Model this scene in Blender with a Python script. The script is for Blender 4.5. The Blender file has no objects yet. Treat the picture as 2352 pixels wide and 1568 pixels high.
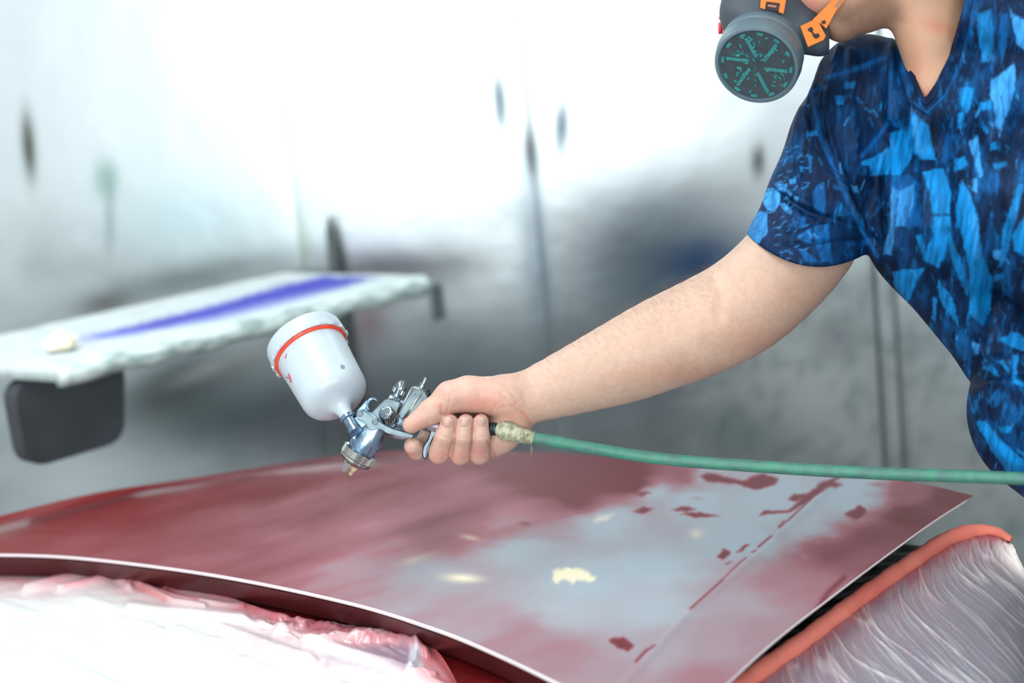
import bpy, bmesh, math, random
import numpy as np
from mathutils import Vector, Matrix

# ------------------------------------------------------------------ camera, world, lamps, exposure
S = bpy.context.scene
COL = S.collection
FPX = 50 / 36 * 2352
PITCH, ROLL = math.radians(11), math.radians(6)
CAM = np.array([0, 0, 1.45])
FW = np.array([0, math.cos(PITCH), -math.sin(PITCH)])
R0 = np.array([1.0, 0, 0]); U0 = np.array([0, math.sin(PITCH), math.cos(PITCH)])
XC = math.cos(ROLL) * R0 - math.sin(ROLL) * U0
YC = math.sin(ROLL) * R0 + math.cos(ROLL) * U0
cam = bpy.data.objects.new('camera', bpy.data.cameras.new('camera')); COL.objects.link(cam)
cam.matrix_world = Matrix(((XC[0], YC[0], -FW[0], CAM[0]), (XC[1], YC[1], -FW[1], CAM[1]), (XC[2], YC[2], -FW[2], CAM[2]), (0, 0, 0, 1)))
cam.data.lens = 50; cam.data.sensor_width = 36; cam.data.clip_start = .05
cam.data.dof.use_dof = True; cam.data.dof.focus_distance = 1.455; cam.data.dof.aperture_fstop = 2.5
S.camera = cam
S.view_settings.view_transform = 'Standard'; S.view_settings.look = 'None'
S.view_settings.exposure = 0.13; S.view_settings.gamma = 1
S.view_settings.use_curve_mapping = False
S.cycles.use_denoising = True
S.cycles.max_bounces = 8
wd = bpy.data.worlds.new('world'); S.world = wd; wd.use_nodes = True
wd.node_tree.nodes['Background'].inputs[0].default_value = (.85, .93, 1, 1)
wd.node_tree.nodes['Background'].inputs[1].default_value = .5

def lamp(name, loc, target, sx, sy, power, col=(1, 1, 1)):
    l = bpy.data.lights.new(name, 'AREA'); l.shape = 'RECTANGLE'; l.size = sx; l.size_y = sy; l.energy = power; l.color = col
    o = bpy.data.objects.new(name, l); COL.objects.link(o); o.location = loc
    o.rotation_euler = (Vector(target) - Vector(loc)).to_track_quat('-Z', 'Y').to_euler()
    return o
lamp('ceiling_light', (-.9, 1.1, 2.92), (-.9, 1.1, 0), .5, 3.0, 48, (.97, 1, 1))
lamp('ceiling_light', (1.0, 1.1, 2.92), (1.0, 1.1, 0), .5, 3.0, 14, (.97, 1, 1))
lamp('wall_light', (-1.45, -2.35, 1.75), (-1.45, 0, 1.75), 2.3, 1.9, 88, (.97, 1, 1))
lamp('wall_light', (.9, -2.35, 1.75), (.9, 0, 1.75), 1.3, 1.9, 38, (.97, 1, 1))

# ------------------------------------------------------------------ helpers
D0 = 1.48                     # distance of the focus region; 1 unit of "px space" is D0 / FPX metres there
def at(px, py, d):
    px, py, d = np.asarray(px, float), np.asarray(py, float), np.asarray(d, float)
    v = FW + ((px - 1176) / FPX)[..., None] * XC - ((py - 784) / FPX)[..., None] * YC
    return CAM + d[..., None] * v
def P(a):                     # (x, y, w): w counts towards the camera from D0, same unit as x and y
    a = np.asarray(a, float)
    return at(a[..., 0], a[..., 1], D0 * (1 - a[..., 2] / FPX))
def proj(q):
    q = np.asarray(q, float) - CAM
    d = q @ FW
    return 1176 + FPX * (q @ XC) / d, 784 - FPX * (q @ YC) / d
def onz(px, py, z):
    px, py, z = np.broadcast_arrays(np.asarray(px, float), np.asarray(py, float), np.asarray(z, float))
    v = FW + ((px - 1176) / FPX)[..., None] * XC - ((py - 784) / FPX)[..., None] * YC
    return CAM + ((z - CAM[2]) / v[..., 2])[..., None] * v
def lin(c):
    c = np.asarray(c, float) / 255
    return np.where(c <= .04045, c / 12.92, ((c + .055) / 1.055) ** 2.4)
rng = np.random.default_rng(5)
def vnoise(x, y, seed=0):
    g = np.random.default_rng(seed).random((256, 256))
    xi, yi = np.floor(x).astype(int), np.floor(y).astype(int)
    fx, fy = x - xi, y - yi
    fx, fy = fx * fx * (3 - 2 * fx), fy * fy * (3 - 2 * fy)
    a, b = g[yi % 256, xi % 256], g[yi % 256, (xi + 1) % 256]
    c, d = g[(yi + 1) % 256, xi % 256], g[(yi + 1) % 256, (xi + 1) % 256]
    return (a * (1 - fx) + b * fx) * (1 - fy) + (c * (1 - fx) + d * fx) * fy
def fbm(x, y, seed=0, n=4):
    s, a, t = 0, .5, 0
    for k in range(n):
        s = s + a * vnoise(x * 2 ** k, y * 2 ** k, seed + k); t += a; a *= .55
    return s / t
def catmull(pts, n):
    pts = np.asarray(pts, float)
    seg = np.r_[0, np.cumsum(np.linalg.norm(np.diff(pts[:, :2], axis=0), axis=1))]
    seg /= seg[-1]
    p = np.vstack([2 * pts[0] - pts[1], pts, 2 * pts[-1] - pts[-2]])
    out = []
    for t in np.linspace(0, 1, n):
        i = min(np.searchsorted(seg, t, 'right') - 1, len(pts) - 2)
        u = (t - seg[i]) / (seg[i + 1] - seg[i])
        a, b, c, d = p[i], p[i + 1], p[i + 2], p[i + 3]
        out.append(.5 * (2 * b + (c - a) * u + (2 * a - 5 * b + 4 * c - d) * u * u + (3 * b - a - 3 * c + d) * u ** 3))
    return np.array(out)

class Canvas:                 # a map of paint or relief over a surface, read back at the surface's own vertices
    def __init__(s, x0, y0, x1, y1, step, base):
        s.x0, s.y0, s.st = x0, y0, step
        s.w, s.h = int((x1 - x0) / step) + 1, int((y1 - y0) / step) + 1
        base = np.atleast_1d(np.asarray(base, float))
        s.a = np.tile(base, (s.h, s.w, 1))
        s.X, s.Y = np.meshgrid(x0 + np.arange(s.w) * step, y0 + np.arange(s.h) * step)
    def win(s, xa, ya, xb, yb):
        i0, i1 = max(0, int((ya - s.y0) / s.st)), min(s.h, int((yb - s.y0) / s.st) + 2)
        j0, j1 = max(0, int((xa - s.x0) / s.st)), min(s.w, int((xb - s.x0) / s.st) + 2)
        return slice(i0, i1), slice(j0, j1)
    def mix(s, sl, m, col, add):
        col = np.atleast_1d(np.asarray(col, float))
        if add: s.a[sl] += m[..., None] * col
        else: s.a[sl] = s.a[sl] * (1 - m[..., None]) + m[..., None] * col
    def segdist(s, X, Y, pts, closed):
        d = np.full(X.shape, 1e9)
        n = len(pts)
        for i in range(n if closed else n - 1):
            (ax, ay), (bx, by) = pts[i][:2], pts[(i + 1) % n][:2]
            vx, vy = bx - ax, by - ay
            t = np.clip(((X - ax) * vx + (Y - ay) * vy) / (vx * vx + vy * vy + 1e-9), 0, 1)
            d = np.minimum(d, np.hypot(X - ax - t * vx, Y - ay - t * vy))
        return d
    def poly(s, pts, col, alpha=1, soft=2, rough=0, seed=1, add=False):
        p = np.array(pts, float); m = soft * 2 + rough * 2 + 4
        sl = s.win(p[:, 0].min() - m, p[:, 1].min() - m, p[:, 0].max() + m, p[:, 1].max() + m)
        X, Y = s.X[sl], s.Y[sl]
        if X.size == 0: return
        if rough:
            X = X + rough * 2 * (fbm(X / 9, Y / 9, seed) - .5); Y = Y + rough * 2 * (fbm(X / 9, Y / 9, seed + 9) - .5)
        ins = np.zeros(X.shape, bool); n = len(pts)
        for i in range(n):
            (ax, ay), (bx, by) = pts[i], pts[(i + 1) % n]
            if ay == by: continue
            c = ((ay > Y) != (by > Y)) & (X < (bx - ax) * (Y - ay) / (by - ay) + ax)
            ins ^= c
        d = s.segdist(X, Y, pts, True) * np.where(ins, 1, -1)
        s.mix(sl, alpha * np.clip(.5 + d / (2 * soft), 0, 1), col, add)
    def stroke(s, pts, width, col, alpha=1, add=False, gauss=True):
        p = np.array(pts, float); m = width * 3
        sl = s.win(p[:, 0].min() - m, p[:, 1].min() - m, p[:, 0].max() + m, p[:, 1].max() + m)
        X, Y = s.X[sl], s.Y[sl]
        if X.size == 0: return
        d = s.segdist(X, Y, pts, False)
        s.mix(sl, alpha * (np.exp(-(d / width) ** 2) if gauss else np.clip(.5 + (width - d) / 2, 0, 1)), col, add)
    def blob(s, cx, cy, rx, ry, col, alpha=1, ang=0, add=False, hard=2):
        m = max(rx, ry) * 2.2
        sl = s.win(cx - m, cy - m, cx + m, cy + m)
        X, Y = s.X[sl] - cx, s.Y[sl] - cy
        if X.size == 0: return
        c, sn = math.cos(math.radians(ang)), math.sin(math.radians(ang))
        d = (((X * c + Y * sn) / rx) ** 2 + ((-X * sn + Y * c) / ry) ** 2) ** (hard / 2)
        s.mix(sl, alpha * np.exp(-d), col, add)
    def get(s, x, y):
        u = np.clip((np.asarray(x) - s.x0) / s.st, 0, s.w - 1.001); v = np.clip((np.asarray(y) - s.y0) / s.st, 0, s.h - 1.001)
        i, j = v.astype(int), u.astype(int); fv, fu = (v - i)[..., None], (u - j)[..., None]
        A = s.a
        return (A[i, j] * (1 - fu) + A[i, j + 1] * fu) * (1 - fv) + (A[i + 1, j] * (1 - fu) + A[i + 1, j + 1] * fu) * fv

# ------------------------------------------------------------------ materials
def mat(name, col=(.8, .8, .8), rough=.5, metal=0, attr=None, noise=None, bump=None, sss=0, coat=0, spec=.5, alpha=1, trans=0, sheen=0):
    """noise = (scale, colour2, amount, stretch); bump = (scale, strength, distance)"""
    m = bpy.data.materials.new(name); m.use_nodes = True
    nt = m.node_tree; b = nt.nodes['Principled BSDF']; L = nt.links.new
    b.inputs['Base Color'].default_value = (*col, 1); b.inputs['Roughness'].default_value = rough
    b.inputs['Metallic'].default_value = metal; b.inputs['Specular IOR Level'].default_value = spec
    b.inputs['Coat Weight'].default_value = coat; b.inputs['Coat Roughness'].default_value = .12
    b.inputs['Transmission Weight'].default_value = trans; b.inputs['Alpha'].default_value = alpha
    b.inputs['Sheen Weight'].default_value = sheen
    if sss:
        b.inputs['Subsurface Weight'].default_value = sss; b.inputs['Subsurface Radius'].default_value = (.9, .35, .2)
        b.inputs['Subsurface Scale'].default_value = .006
    tc = nt.nodes.new('ShaderNodeTexCoord')
    src = None
    if attr:
        a = nt.nodes.new('ShaderNodeAttribute'); a.attribute_name = attr; src = a.outputs['Color']
    if noise:
        sc, c2, amt, st = noise
        mp = nt.nodes.new('ShaderNodeMapping'); mp.inputs['Scale'].default_value = st; L(tc.outputs['Object'], mp.inputs[0])
        n = nt.nodes.new('ShaderNodeTexNoise'); n.inputs['Scale'].default_value = sc; n.inputs['Detail'].default_value = 6; L(mp.outputs[0], n.inputs[0])
        r = nt.nodes.new('ShaderNodeValToRGB'); r.color_ramp.elements[0].position = .4; r.color_ramp.elements[1].position = .65
        r.color_ramp.elements[1].color = (amt, amt, amt, 1); r.color_ramp.elements[0].color = (0, 0, 0, 1); L(n.outputs[0], r.inputs[0])
        x = nt.nodes.new('ShaderNodeMix'); x.data_type = 'RGBA'
        L(r.outputs[0], x.inputs[0]); x.inputs[7].default_value = (*c2, 1)
        if src: L(src, x.inputs[6])
        else: x.inputs[6].default_value = (*col, 1)
        src = x.outputs[2]
    if src: L(src, b.inputs['Base Color'])
    if bump:
        n = nt.nodes.new('ShaderNodeTexNoise'); n.inputs['Scale'].default_value = bump[0]; n.inputs['Detail'].default_value = 5; L(tc.outputs['Object'], n.inputs[0])
        bp = nt.nodes.new('ShaderNodeBump'); bp.inputs['Strength'].default_value = bump[1]; bp.inputs['Distance'].default_value = bump[2]
        L(n.outputs[0], bp.inputs['Height']); L(bp.outputs[0], b.inputs['Normal'])
    return m

# ------------------------------------------------------------------ object makers
def tag(o, label=None, cat=None, group=None, kind=None):
    if label: o['label'] = label
    if cat: o['category'] = cat
    if group: o['group'] = group
    if kind: o['kind'] = kind
    return o
def thing(name, loc, label, cat, group=None):
    o = bpy.data.objects.new(name, None); COL.objects.link(o); o.location = Vector(loc); o.empty_display_size = .05
    return tag(o, label, cat, group)
def rootloc(o):
    v = Vector((0, 0, 0))
    while o: v += o.location; o = o.parent
    return np.array(v)
def mesh_np(name, V, quads, m, parent=None, smooth=True, colors=None, tris=False, origin=None):
    V = np.asarray(V, float)
    if parent is not None: org = rootloc(parent)
    elif origin is not None: org = np.asarray(origin, float)
    else: org = np.array([(V[:, 0].min() + V[:, 0].max()) / 2, (V[:, 1].min() + V[:, 1].max()) / 2, V[:, 2].min()])
    me = bpy.data.meshes.new(name)
    Q = np.asarray(quads, np.int32); k = Q.shape[1]
    me.vertices.add(len(V)); me.vertices.foreach_set('co', (V - org).astype(np.float32).ravel())
    me.loops.add(Q.size); me.loops.foreach_set('vertex_index', Q.ravel())
    me.polygons.add(len(Q)); me.polygons.foreach_set('loop_start', np.arange(0, Q.size, k, dtype=np.int32))
    me.update(calc_edges=True)
    if smooth: me.polygons.foreach_set('use_smooth', np.ones(len(Q), bool))
    if colors is not None:
        a = me.color_attributes.new('paint', 'FLOAT_COLOR', 'POINT')
        c = np.ones((len(V), 4), np.float32); c[:, :3] = colors
        a.data.foreach_set('color', c.ravel())
    me.materials.append(m)
    o = bpy.data.objects.new(name, me); COL.objects.link(o)
    if parent is not None: o.parent = parent
    else: o.location = Vector(org)
    return o
def bm_obj(name, bm, m, parent=None, smooth=False, space=None, ang=None):
    if space:
        co = np.array([v.co for v in bm.verts]); co = space(co)
        for v, c in zip(bm.verts, co): v.co = c
    bmesh.ops.recalc_face_normals(bm, faces=bm.faces)
    co = np.array([v.co for v in bm.verts])
    org = rootloc(parent) if parent is not None else np.array([(co[:, 0].min() + co[:, 0].max()) / 2, (co[:, 1].min() + co[:, 1].max()) / 2, co[:, 2].min()])
    for v in bm.verts: v.co -= Vector(org)
    for f in bm.faces: f.smooth = smooth
    if smooth and ang:
        for e in bm.edges:
            if len(e.link_faces) == 2 and e.calc_face_angle(0) > math.radians(ang): e.smooth = False
    me = bpy.data.meshes.new(name); bm.to_mesh(me); bm.free(); me.materials.append(m)
    o = bpy.data.objects.new(name, me); COL.objects.link(o)
    if parent is not None: o.parent = parent
    else: o.location = Vector(org)
    return o
def lathe(bm, c, axis, prof, seg=40, knurl=None, cap=True):
    c = Vector(c); a = Vector(axis).normalized()
    u = a.orthogonal().normalized(); v = a.cross(u)
    rings = []
    for k, (s, r) in enumerate(prof):
        ring = []
        for i in range(seg):
            th = 2 * math.pi * i / seg; rr = r
            if knurl and knurl[0] <= k <= knurl[1]: rr = r * (1 + knurl[3] * (1 if (i // 2) % 2 else -1)) if knurl[2] == 'sq' else r * (1 + knurl[3] * math.cos(th * knurl[2]))
            ring.append(bm.verts.new(c + a * s + (u * math.cos(th) + v * math.sin(th)) * rr))
        rings.append(ring)
    for r1, r2 in zip(rings, rings[1:]):
        for i in range(seg): bm.faces.new((r1[i], r1[(i + 1) % seg], r2[(i + 1) % seg], r2[i]))
    if cap:
        bm.faces.new(rings[0]); bm.faces.new(rings[-1])
def tube(bm, pts, rad, seg=14, flat=1.0, cap=True):
    pts = [Vector(p) for p in pts]; n = len(pts)
    rad = [rad] * n if np.isscalar(rad) else rad
    u = None; rings = []
    for i, p in enumerate(pts):
        t = (pts[min(i + 1, n - 1)] - pts[max(i - 1, 0)]).normalized()
        u = t.orthogonal().normalized() if u is None else (u - t * u.dot(t)).normalized()
        v = t.cross(u)
        rings.append([bm.verts.new(p + (u * math.cos(a) + v * math.sin(a) * flat) * rad[i]) for a in [2 * math.pi * k / seg for k in range(seg)]])
    for r1, r2 in zip(rings, rings[1:]):
        for i in range(seg): bm.faces.new((r1[i], r1[(i + 1) % seg], r2[(i + 1) % seg], r2[i]))
    if cap: bm.faces.new(rings[0]); bm.faces.new(rings[-1])
def prism(bm, pts, w0, w1, bev=0, seg=2):
    lo = [bm.verts.new((x, y, w0)) for x, y in pts]; hi = [bm.verts.new((x, y, w1)) for x, y in pts]
    n = len(pts); fs = [bm.faces.new(lo), bm.faces.new(hi)]
    for i in range(n): fs.append(bm.faces.new((lo[i], lo[(i + 1) % n], hi[(i + 1) % n], hi[i])))
    if bev:
        bmesh.ops.recalc_face_normals(bm, faces=fs)
        es = [e for e in {e for f in fs for e in f.edges}]
        bmesh.ops.bevel(bm, geom=es, offset=bev, segments=seg, affect='EDGES', profile=.5)
def box(bm, x0, x1, y0, y1, z0, z1, bev=0, seg=2):
    prism(bm, [(x0, y0), (x1, y0), (x1, y1), (x0, y1)], z0, z1, bev, seg)
def grid_quads(nu, nv):
    i, j = np.meshgrid(np.arange(nu - 1), np.arange(nv - 1), indexing='ij')
    a = (i * nv + j).ravel()
    return np.stack([a, a + nv, a + nv + 1, a + 1], 1)
def rowsurf(rows, nu, nv):    # rows: list of curves, each a list of world points -> smooth grid nu (along) x nv (across)
    R = []
    for r in rows: R.append(catmull(r, nu))
    R = np.array(R)                                        # (rows, nu, 3)
    t = np.linspace(0, len(rows) - 1, nv); out = np.zeros((nu, nv, 3))
    Pd = np.concatenate([[2 * R[0] - R[1]], R, [2 * R[-1] - R[-2]]])
    for k, tt in enumerate(t):
        i = min(int(tt), len(rows) - 2); u = tt - i; a, b, c, d = Pd[i], Pd[i + 1], Pd[i + 2], Pd[i + 3]
        out[:, k] = .5 * (2 * b + (c - a) * u + (2 * a - 5 * b + 4 * c - d) * u * u + (3 * b - a - 3 * c + d) * u ** 3)
    return out
def rounded(pts, r, n=5):
    out = []; N = len(pts)
    for i in range(N):
        a, b, c = Vector(pts[i - 1]), Vector(pts[i]), Vector(pts[(i + 1) % N])
        d1, d2 = (a - b), (c - b); rr = min(r, d1.length * .45, d2.length * .45)
        p, q = b + d1.normalized() * rr, b + d2.normalized() * rr
        for k in range(n + 1):
            t = k / n; out.append(tuple((p * (1 - t) ** 2 + b * 2 * t * (1 - t) + q * t * t)))
    return out

# ------------------------------------------------------------------ implicit surfaces for flesh and cloth
def rc(p, a, b, ra, rb, fw=1.0):       # tapered capsule; fw < 1 flattens it along w
    ax, ay, aw = a; bx, by, bw = b
    vx, vy, vw = bx - ax, by - ay, bw - aw
    x, y, w = p[0] - ax, p[1] - ay, p[2] - aw
    t = np.clip((x * vx + y * vy + w * vw) / (vx * vx + vy * vy + vw * vw + 1e-9), 0, 1)
    return np.sqrt((x - t * vx) ** 2 + (y - t * vy) ** 2 + ((w - t * vw) / fw) ** 2) - (ra + (rb - ra) * t)
def smin(a, b, k):
    h = np.maximum(k - np.abs(a - b), 0) / k
    return np.minimum(a, b) - h * h * k * .25
def chain(p, prims, k):
    d = None
    for q in prims:
        e = rc(p, *q)
        d = e if d is None else smin(d, e, k)
    return d
def nets(fn, lo, hi, h, B=16):
    n = [int((hi[i] - lo[i]) / h / B + 1) * B for i in range(3)]
    vals = np.empty(n, np.float32)
    nb = [m // B for m in n]
    c = [lo[i] + (np.arange(nb[i]) * B + B / 2) * h for i in range(3)]
    CX, CY, CZ = np.meshgrid(*c, indexing='ij')
    dc = fn((CX, CY, CZ))
    vals[:] = np.repeat(np.repeat(np.repeat(dc, B, 0), B, 1), B, 2)
    act = np.argwhere(np.abs(dc) < B * h * 1.25)
    off = np.arange(B) * h
    for s0 in range(0, len(act), 64):
        A = act[s0:s0 + 64]
        X = (lo[0] + A[:, 0] * B * h)[:, None, None, None] + off[None, :, None, None]
        Y = (lo[1] + A[:, 1] * B * h)[:, None, None, None] + off[None, None, :, None]
        Z = (lo[2] + A[:, 2] * B * h)[:, None, None, None] + off[None, None, None, :]
        sh = (len(A), B, B, B)
        d = fn((np.broadcast_to(X, sh).astype(np.float32), np.broadcast_to(Y, sh).astype(np.float32), np.broadcast_to(Z, sh).astype(np.float32)))
        for q, (i, j, k) in enumerate(A): vals[i * B:(i + 1) * B, j * B:(j + 1) * B, k * B:(k + 1) * B] = d[q]
    ins = vals < 0
    cnt = np.zeros([m - 1 for m in n], np.int8)
    for a in (0, 1):
        for b in (0, 1):
            for c_ in (0, 1): cnt += ins[a:n[0] - 1 + a, b:n[1] - 1 + b, c_:n[2] - 1 + c_]
    cells = np.argwhere((cnt > 0) & (cnt < 8)); del cnt
    idx = np.full([m - 1 for m in n], -1, np.int32); idx[cells[:, 0], cells[:, 1], cells[:, 2]] = np.arange(len(cells))
    acc = np.zeros((len(cells), 3)); num = np.zeros(len(cells))
    for ax in range(3):
        o1, o2 = [q for q in range(3) if q != ax]
        for a in (0, 1):
            for b in (0, 1):
                s = cells.copy(); s[:, o1] += a; s[:, o2] += b
                e = s.copy(); e[:, ax] += 1
                v0 = vals[s[:, 0], s[:, 1], s[:, 2]]; v1 = vals[e[:, 0], e[:, 1], e[:, 2]]
                m = (v0 < 0) != (v1 < 0)
                t = np.clip(v0[m] / (v0[m] - v1[m]), 0, 1)
                p = s[m].astype(float); p[:, ax] += t
                acc[m] += p; num[m] += 1
    V = acc / np.maximum(num, 1)[:, None] * h + np.array(lo)
    quads = []
    for ax in range(3):
        o1, o2 = [(1, 2), (2, 0), (0, 1)][ax]
        sl0 = [slice(None)] * 3; sl1 = [slice(None)] * 3
        sl0[ax] = slice(0, n[ax] - 1); sl1[ax] = slice(1, n[ax])
        m = ins[tuple(sl0)] != ins[tuple(sl1)]
        e = np.argwhere(m)
        e = e[(e[:, o1] > 0) & (e[:, o2] > 0) & (e[:, o1] < n[o1] - 1) & (e[:, o2] < n[o2] - 1)]
        flip = ins[e[:, 0], e[:, 1], e[:, 2]]
        def cid(d1, d2):
            q = e.copy(); q[:, o1] -= d1; q[:, o2] -= d2
            return idx[q[:, 0], q[:, 1], q[:, 2]]
        a, b, c2, d = cid(1, 1), cid(0, 1), cid(0, 0), cid(1, 0)
        qd = np.stack([a, b, c2, d], 1); qd[~flip] = qd[~flip][:, ::-1]
        quads.append(qd)
    Q = np.vstack(quads)
    Q = Q[(Q >= 0).all(1)]
    return V, Q
def vnormals(V, Q):
    n = np.cross(V[Q[:, 2]] - V[Q[:, 0]], V[Q[:, 3]] - V[Q[:, 1]])
    N = np.zeros_like(V)
    for k in range(4):
        for c in range(3): N[:, c] += np.bincount(Q[:, k], n[:, c], len(V))
    return N / (np.linalg.norm(N, axis=1)[:, None] + 1e-12)
def relax(V, Q, it=2, f=.5):
    for _ in range(it):
        s = np.zeros_like(V); c = np.zeros(len(V))
        for k in range(4):
            for j in (1, 3):
                t = Q[:, (k + j) % 4]
                for q in range(3): s[:, q] += np.bincount(Q[:, k], V[t, q], len(V))
                c += np.bincount(Q[:, k], minlength=len(V))
        V = V * (1 - f) + f * s / np.maximum(c, 1)[:, None]
    return V

exec_parts = []
# ================================================================== THE ROOM
M_steel = mat('galvanised_steel', (.6, .63, .65), .33, .62, attr='paint', bump=(14, .25, .004))
M_white = mat('white_wall', (.8, .82, .82), .5, noise=(3, (.7, .73, .74), .6, (1, 1, .3)))
M_floor = mat('concrete_floor', (.2, .2, .2), .6, noise=(5, (.12, .12, .13), .8, (1, 1, 1)), bump=(60, .2, .004))
M_batten = mat('seam_metal', (.42, .46, .47), .4, .8, noise=(8, (.2, .24, .25), .7, (1, 1, .2)))

def wall_pt(px, py):          # where the ray through a pixel meets the steel wall
    n = np.array([.15, 1, 0]); n = n / np.linalg.norm(n); c0 = np.array([0, 2.85, 0]) @ n
    px, py = np.asarray(px, float), np.asarray(py, float)
    v = FW + ((px - 1176) / FPX)[..., None] * XC - ((py - 784) / FPX)[..., None] * YC
    return CAM + ((c0 - CAM @ n) / (v @ n))[..., None] * v
WD = np.array([1, -.15, 0]); WD /= np.linalg.norm(WD); WN = np.array([-.15, -1, 0]); WN /= np.linalg.norm(WN)
WO = np.array([0, 2.85, 0])

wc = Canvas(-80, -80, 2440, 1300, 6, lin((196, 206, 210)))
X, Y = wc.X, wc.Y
band = np.clip((Y - 430 - 60 * (fbm(X / 130, Y / 300, 3) - .5) * 2 + (X < 1150) * 0) / 240, 0, 1)   # bright-to-dark falloff of the reflected light, painted in with a ragged edge
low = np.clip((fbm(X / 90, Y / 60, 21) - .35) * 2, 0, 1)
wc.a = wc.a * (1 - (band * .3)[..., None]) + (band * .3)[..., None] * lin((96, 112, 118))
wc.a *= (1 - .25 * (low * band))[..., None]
for (cx, cy, rx, ry, c, al, an) in [  # wall stains, plus painted-in reflections of shelf and person and shade under the shelf
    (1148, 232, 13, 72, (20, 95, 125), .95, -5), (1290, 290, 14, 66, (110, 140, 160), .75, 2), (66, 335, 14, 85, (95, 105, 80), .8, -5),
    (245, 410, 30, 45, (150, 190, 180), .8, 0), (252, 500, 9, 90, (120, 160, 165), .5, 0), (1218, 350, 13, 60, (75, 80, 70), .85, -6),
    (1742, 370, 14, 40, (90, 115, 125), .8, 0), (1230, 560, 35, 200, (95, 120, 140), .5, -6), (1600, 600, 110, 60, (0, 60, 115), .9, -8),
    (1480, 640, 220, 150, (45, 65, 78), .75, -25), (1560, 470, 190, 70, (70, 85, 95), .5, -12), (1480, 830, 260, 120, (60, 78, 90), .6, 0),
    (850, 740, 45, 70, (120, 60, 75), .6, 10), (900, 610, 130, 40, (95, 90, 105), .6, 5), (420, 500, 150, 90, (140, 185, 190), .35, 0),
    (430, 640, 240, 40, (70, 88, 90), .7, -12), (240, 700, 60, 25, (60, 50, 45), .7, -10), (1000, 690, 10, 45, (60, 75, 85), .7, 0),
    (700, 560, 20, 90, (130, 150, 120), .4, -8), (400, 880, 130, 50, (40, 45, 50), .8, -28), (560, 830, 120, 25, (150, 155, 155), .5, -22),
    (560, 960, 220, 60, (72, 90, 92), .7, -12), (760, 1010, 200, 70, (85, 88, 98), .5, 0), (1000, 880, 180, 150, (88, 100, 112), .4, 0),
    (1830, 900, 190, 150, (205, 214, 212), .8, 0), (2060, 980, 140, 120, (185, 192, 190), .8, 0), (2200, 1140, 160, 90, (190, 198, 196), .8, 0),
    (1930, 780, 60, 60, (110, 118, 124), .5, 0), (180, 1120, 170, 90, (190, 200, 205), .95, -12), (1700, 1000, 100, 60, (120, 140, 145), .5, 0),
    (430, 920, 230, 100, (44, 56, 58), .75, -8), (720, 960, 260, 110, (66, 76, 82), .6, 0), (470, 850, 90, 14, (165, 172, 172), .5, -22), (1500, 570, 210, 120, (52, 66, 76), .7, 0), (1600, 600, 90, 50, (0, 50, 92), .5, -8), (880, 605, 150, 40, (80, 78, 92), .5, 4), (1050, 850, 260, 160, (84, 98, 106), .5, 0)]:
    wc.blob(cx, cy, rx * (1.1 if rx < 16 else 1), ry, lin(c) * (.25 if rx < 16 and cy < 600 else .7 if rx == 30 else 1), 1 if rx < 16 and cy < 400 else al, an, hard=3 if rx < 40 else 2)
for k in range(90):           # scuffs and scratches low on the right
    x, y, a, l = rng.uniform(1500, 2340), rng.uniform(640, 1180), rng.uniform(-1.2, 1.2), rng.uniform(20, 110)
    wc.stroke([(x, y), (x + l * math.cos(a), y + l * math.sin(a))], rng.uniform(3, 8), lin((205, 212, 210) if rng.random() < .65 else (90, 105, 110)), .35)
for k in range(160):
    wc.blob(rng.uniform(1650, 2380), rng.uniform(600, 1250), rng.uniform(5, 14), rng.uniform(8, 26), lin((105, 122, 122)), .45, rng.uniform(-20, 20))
wall = tag(bpy.data.objects.new('wall_back', None), kind='structure'); COL.objects.link(wall)
def sx(px, py): return float((wall_pt(px, py) - WO) @ WD)
seams = [sx(-900, 500), sx(160, 500) - .9, sx(668, 400), sx(1222, 400), sx(2015, 800), sx(2062, 800), 3.4]
seams = [-3.3, -1.75, sx(668, 400), seams[3], seams[4], seams[5], 3.0]
for k in range(6):
    a, b = seams[k] + [.0008, .0002, .0002, .0008, .0015, .0015][k], seams[k + 1] - [.0002, .0002, .0008, .0015, .0015, .0008][k]
    if k == 4: a, b = a + .003, b - .003
    proud = [0, .004, -.003, .004, -.006, .002][k]
    if k == 4: proud = .012
    nu, nv = max(6, int((b - a) / .012)), 190
    s = np.linspace(a, b, nu); z = np.linspace(0, 3.0, nv)
    SS, ZZ = np.meshgrid(s, z, indexing='ij')
    V = WO + SS[..., None] * WD + ZZ[..., None] * np.array([0, 0, 1.0])
    edge = np.minimum(SS - a, b - SS)
    V = V + (proud * (.25 if k < 3 else 1) - (.0006 if k < 3 else .003) * np.exp(-edge / .004) + .004 * (fbm(SS * 3 + 50, ZZ * 2, 77) - .5))[..., None] * WN
    V = V.reshape(-1, 3)
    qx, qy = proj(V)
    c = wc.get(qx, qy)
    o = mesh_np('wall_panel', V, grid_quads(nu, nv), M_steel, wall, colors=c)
    if k == 4: o['label'] = 'narrow vertical steel cover strip'
bm = bmesh.new()              # dark backing seen through the joints
for v in [(-3.4, 0), (3.1, 0), (3.1, 3.0), (-3.4, 3.0)]: bm.verts.new(WO + v[0] * WD + np.array([0, 0, v[1]]) - WN * .03)
bm.faces.new(bm.verts); bm_obj('backing_sheet', bm, mat('joint_dark', (.3, .34, .35), .6), wall)

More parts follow.
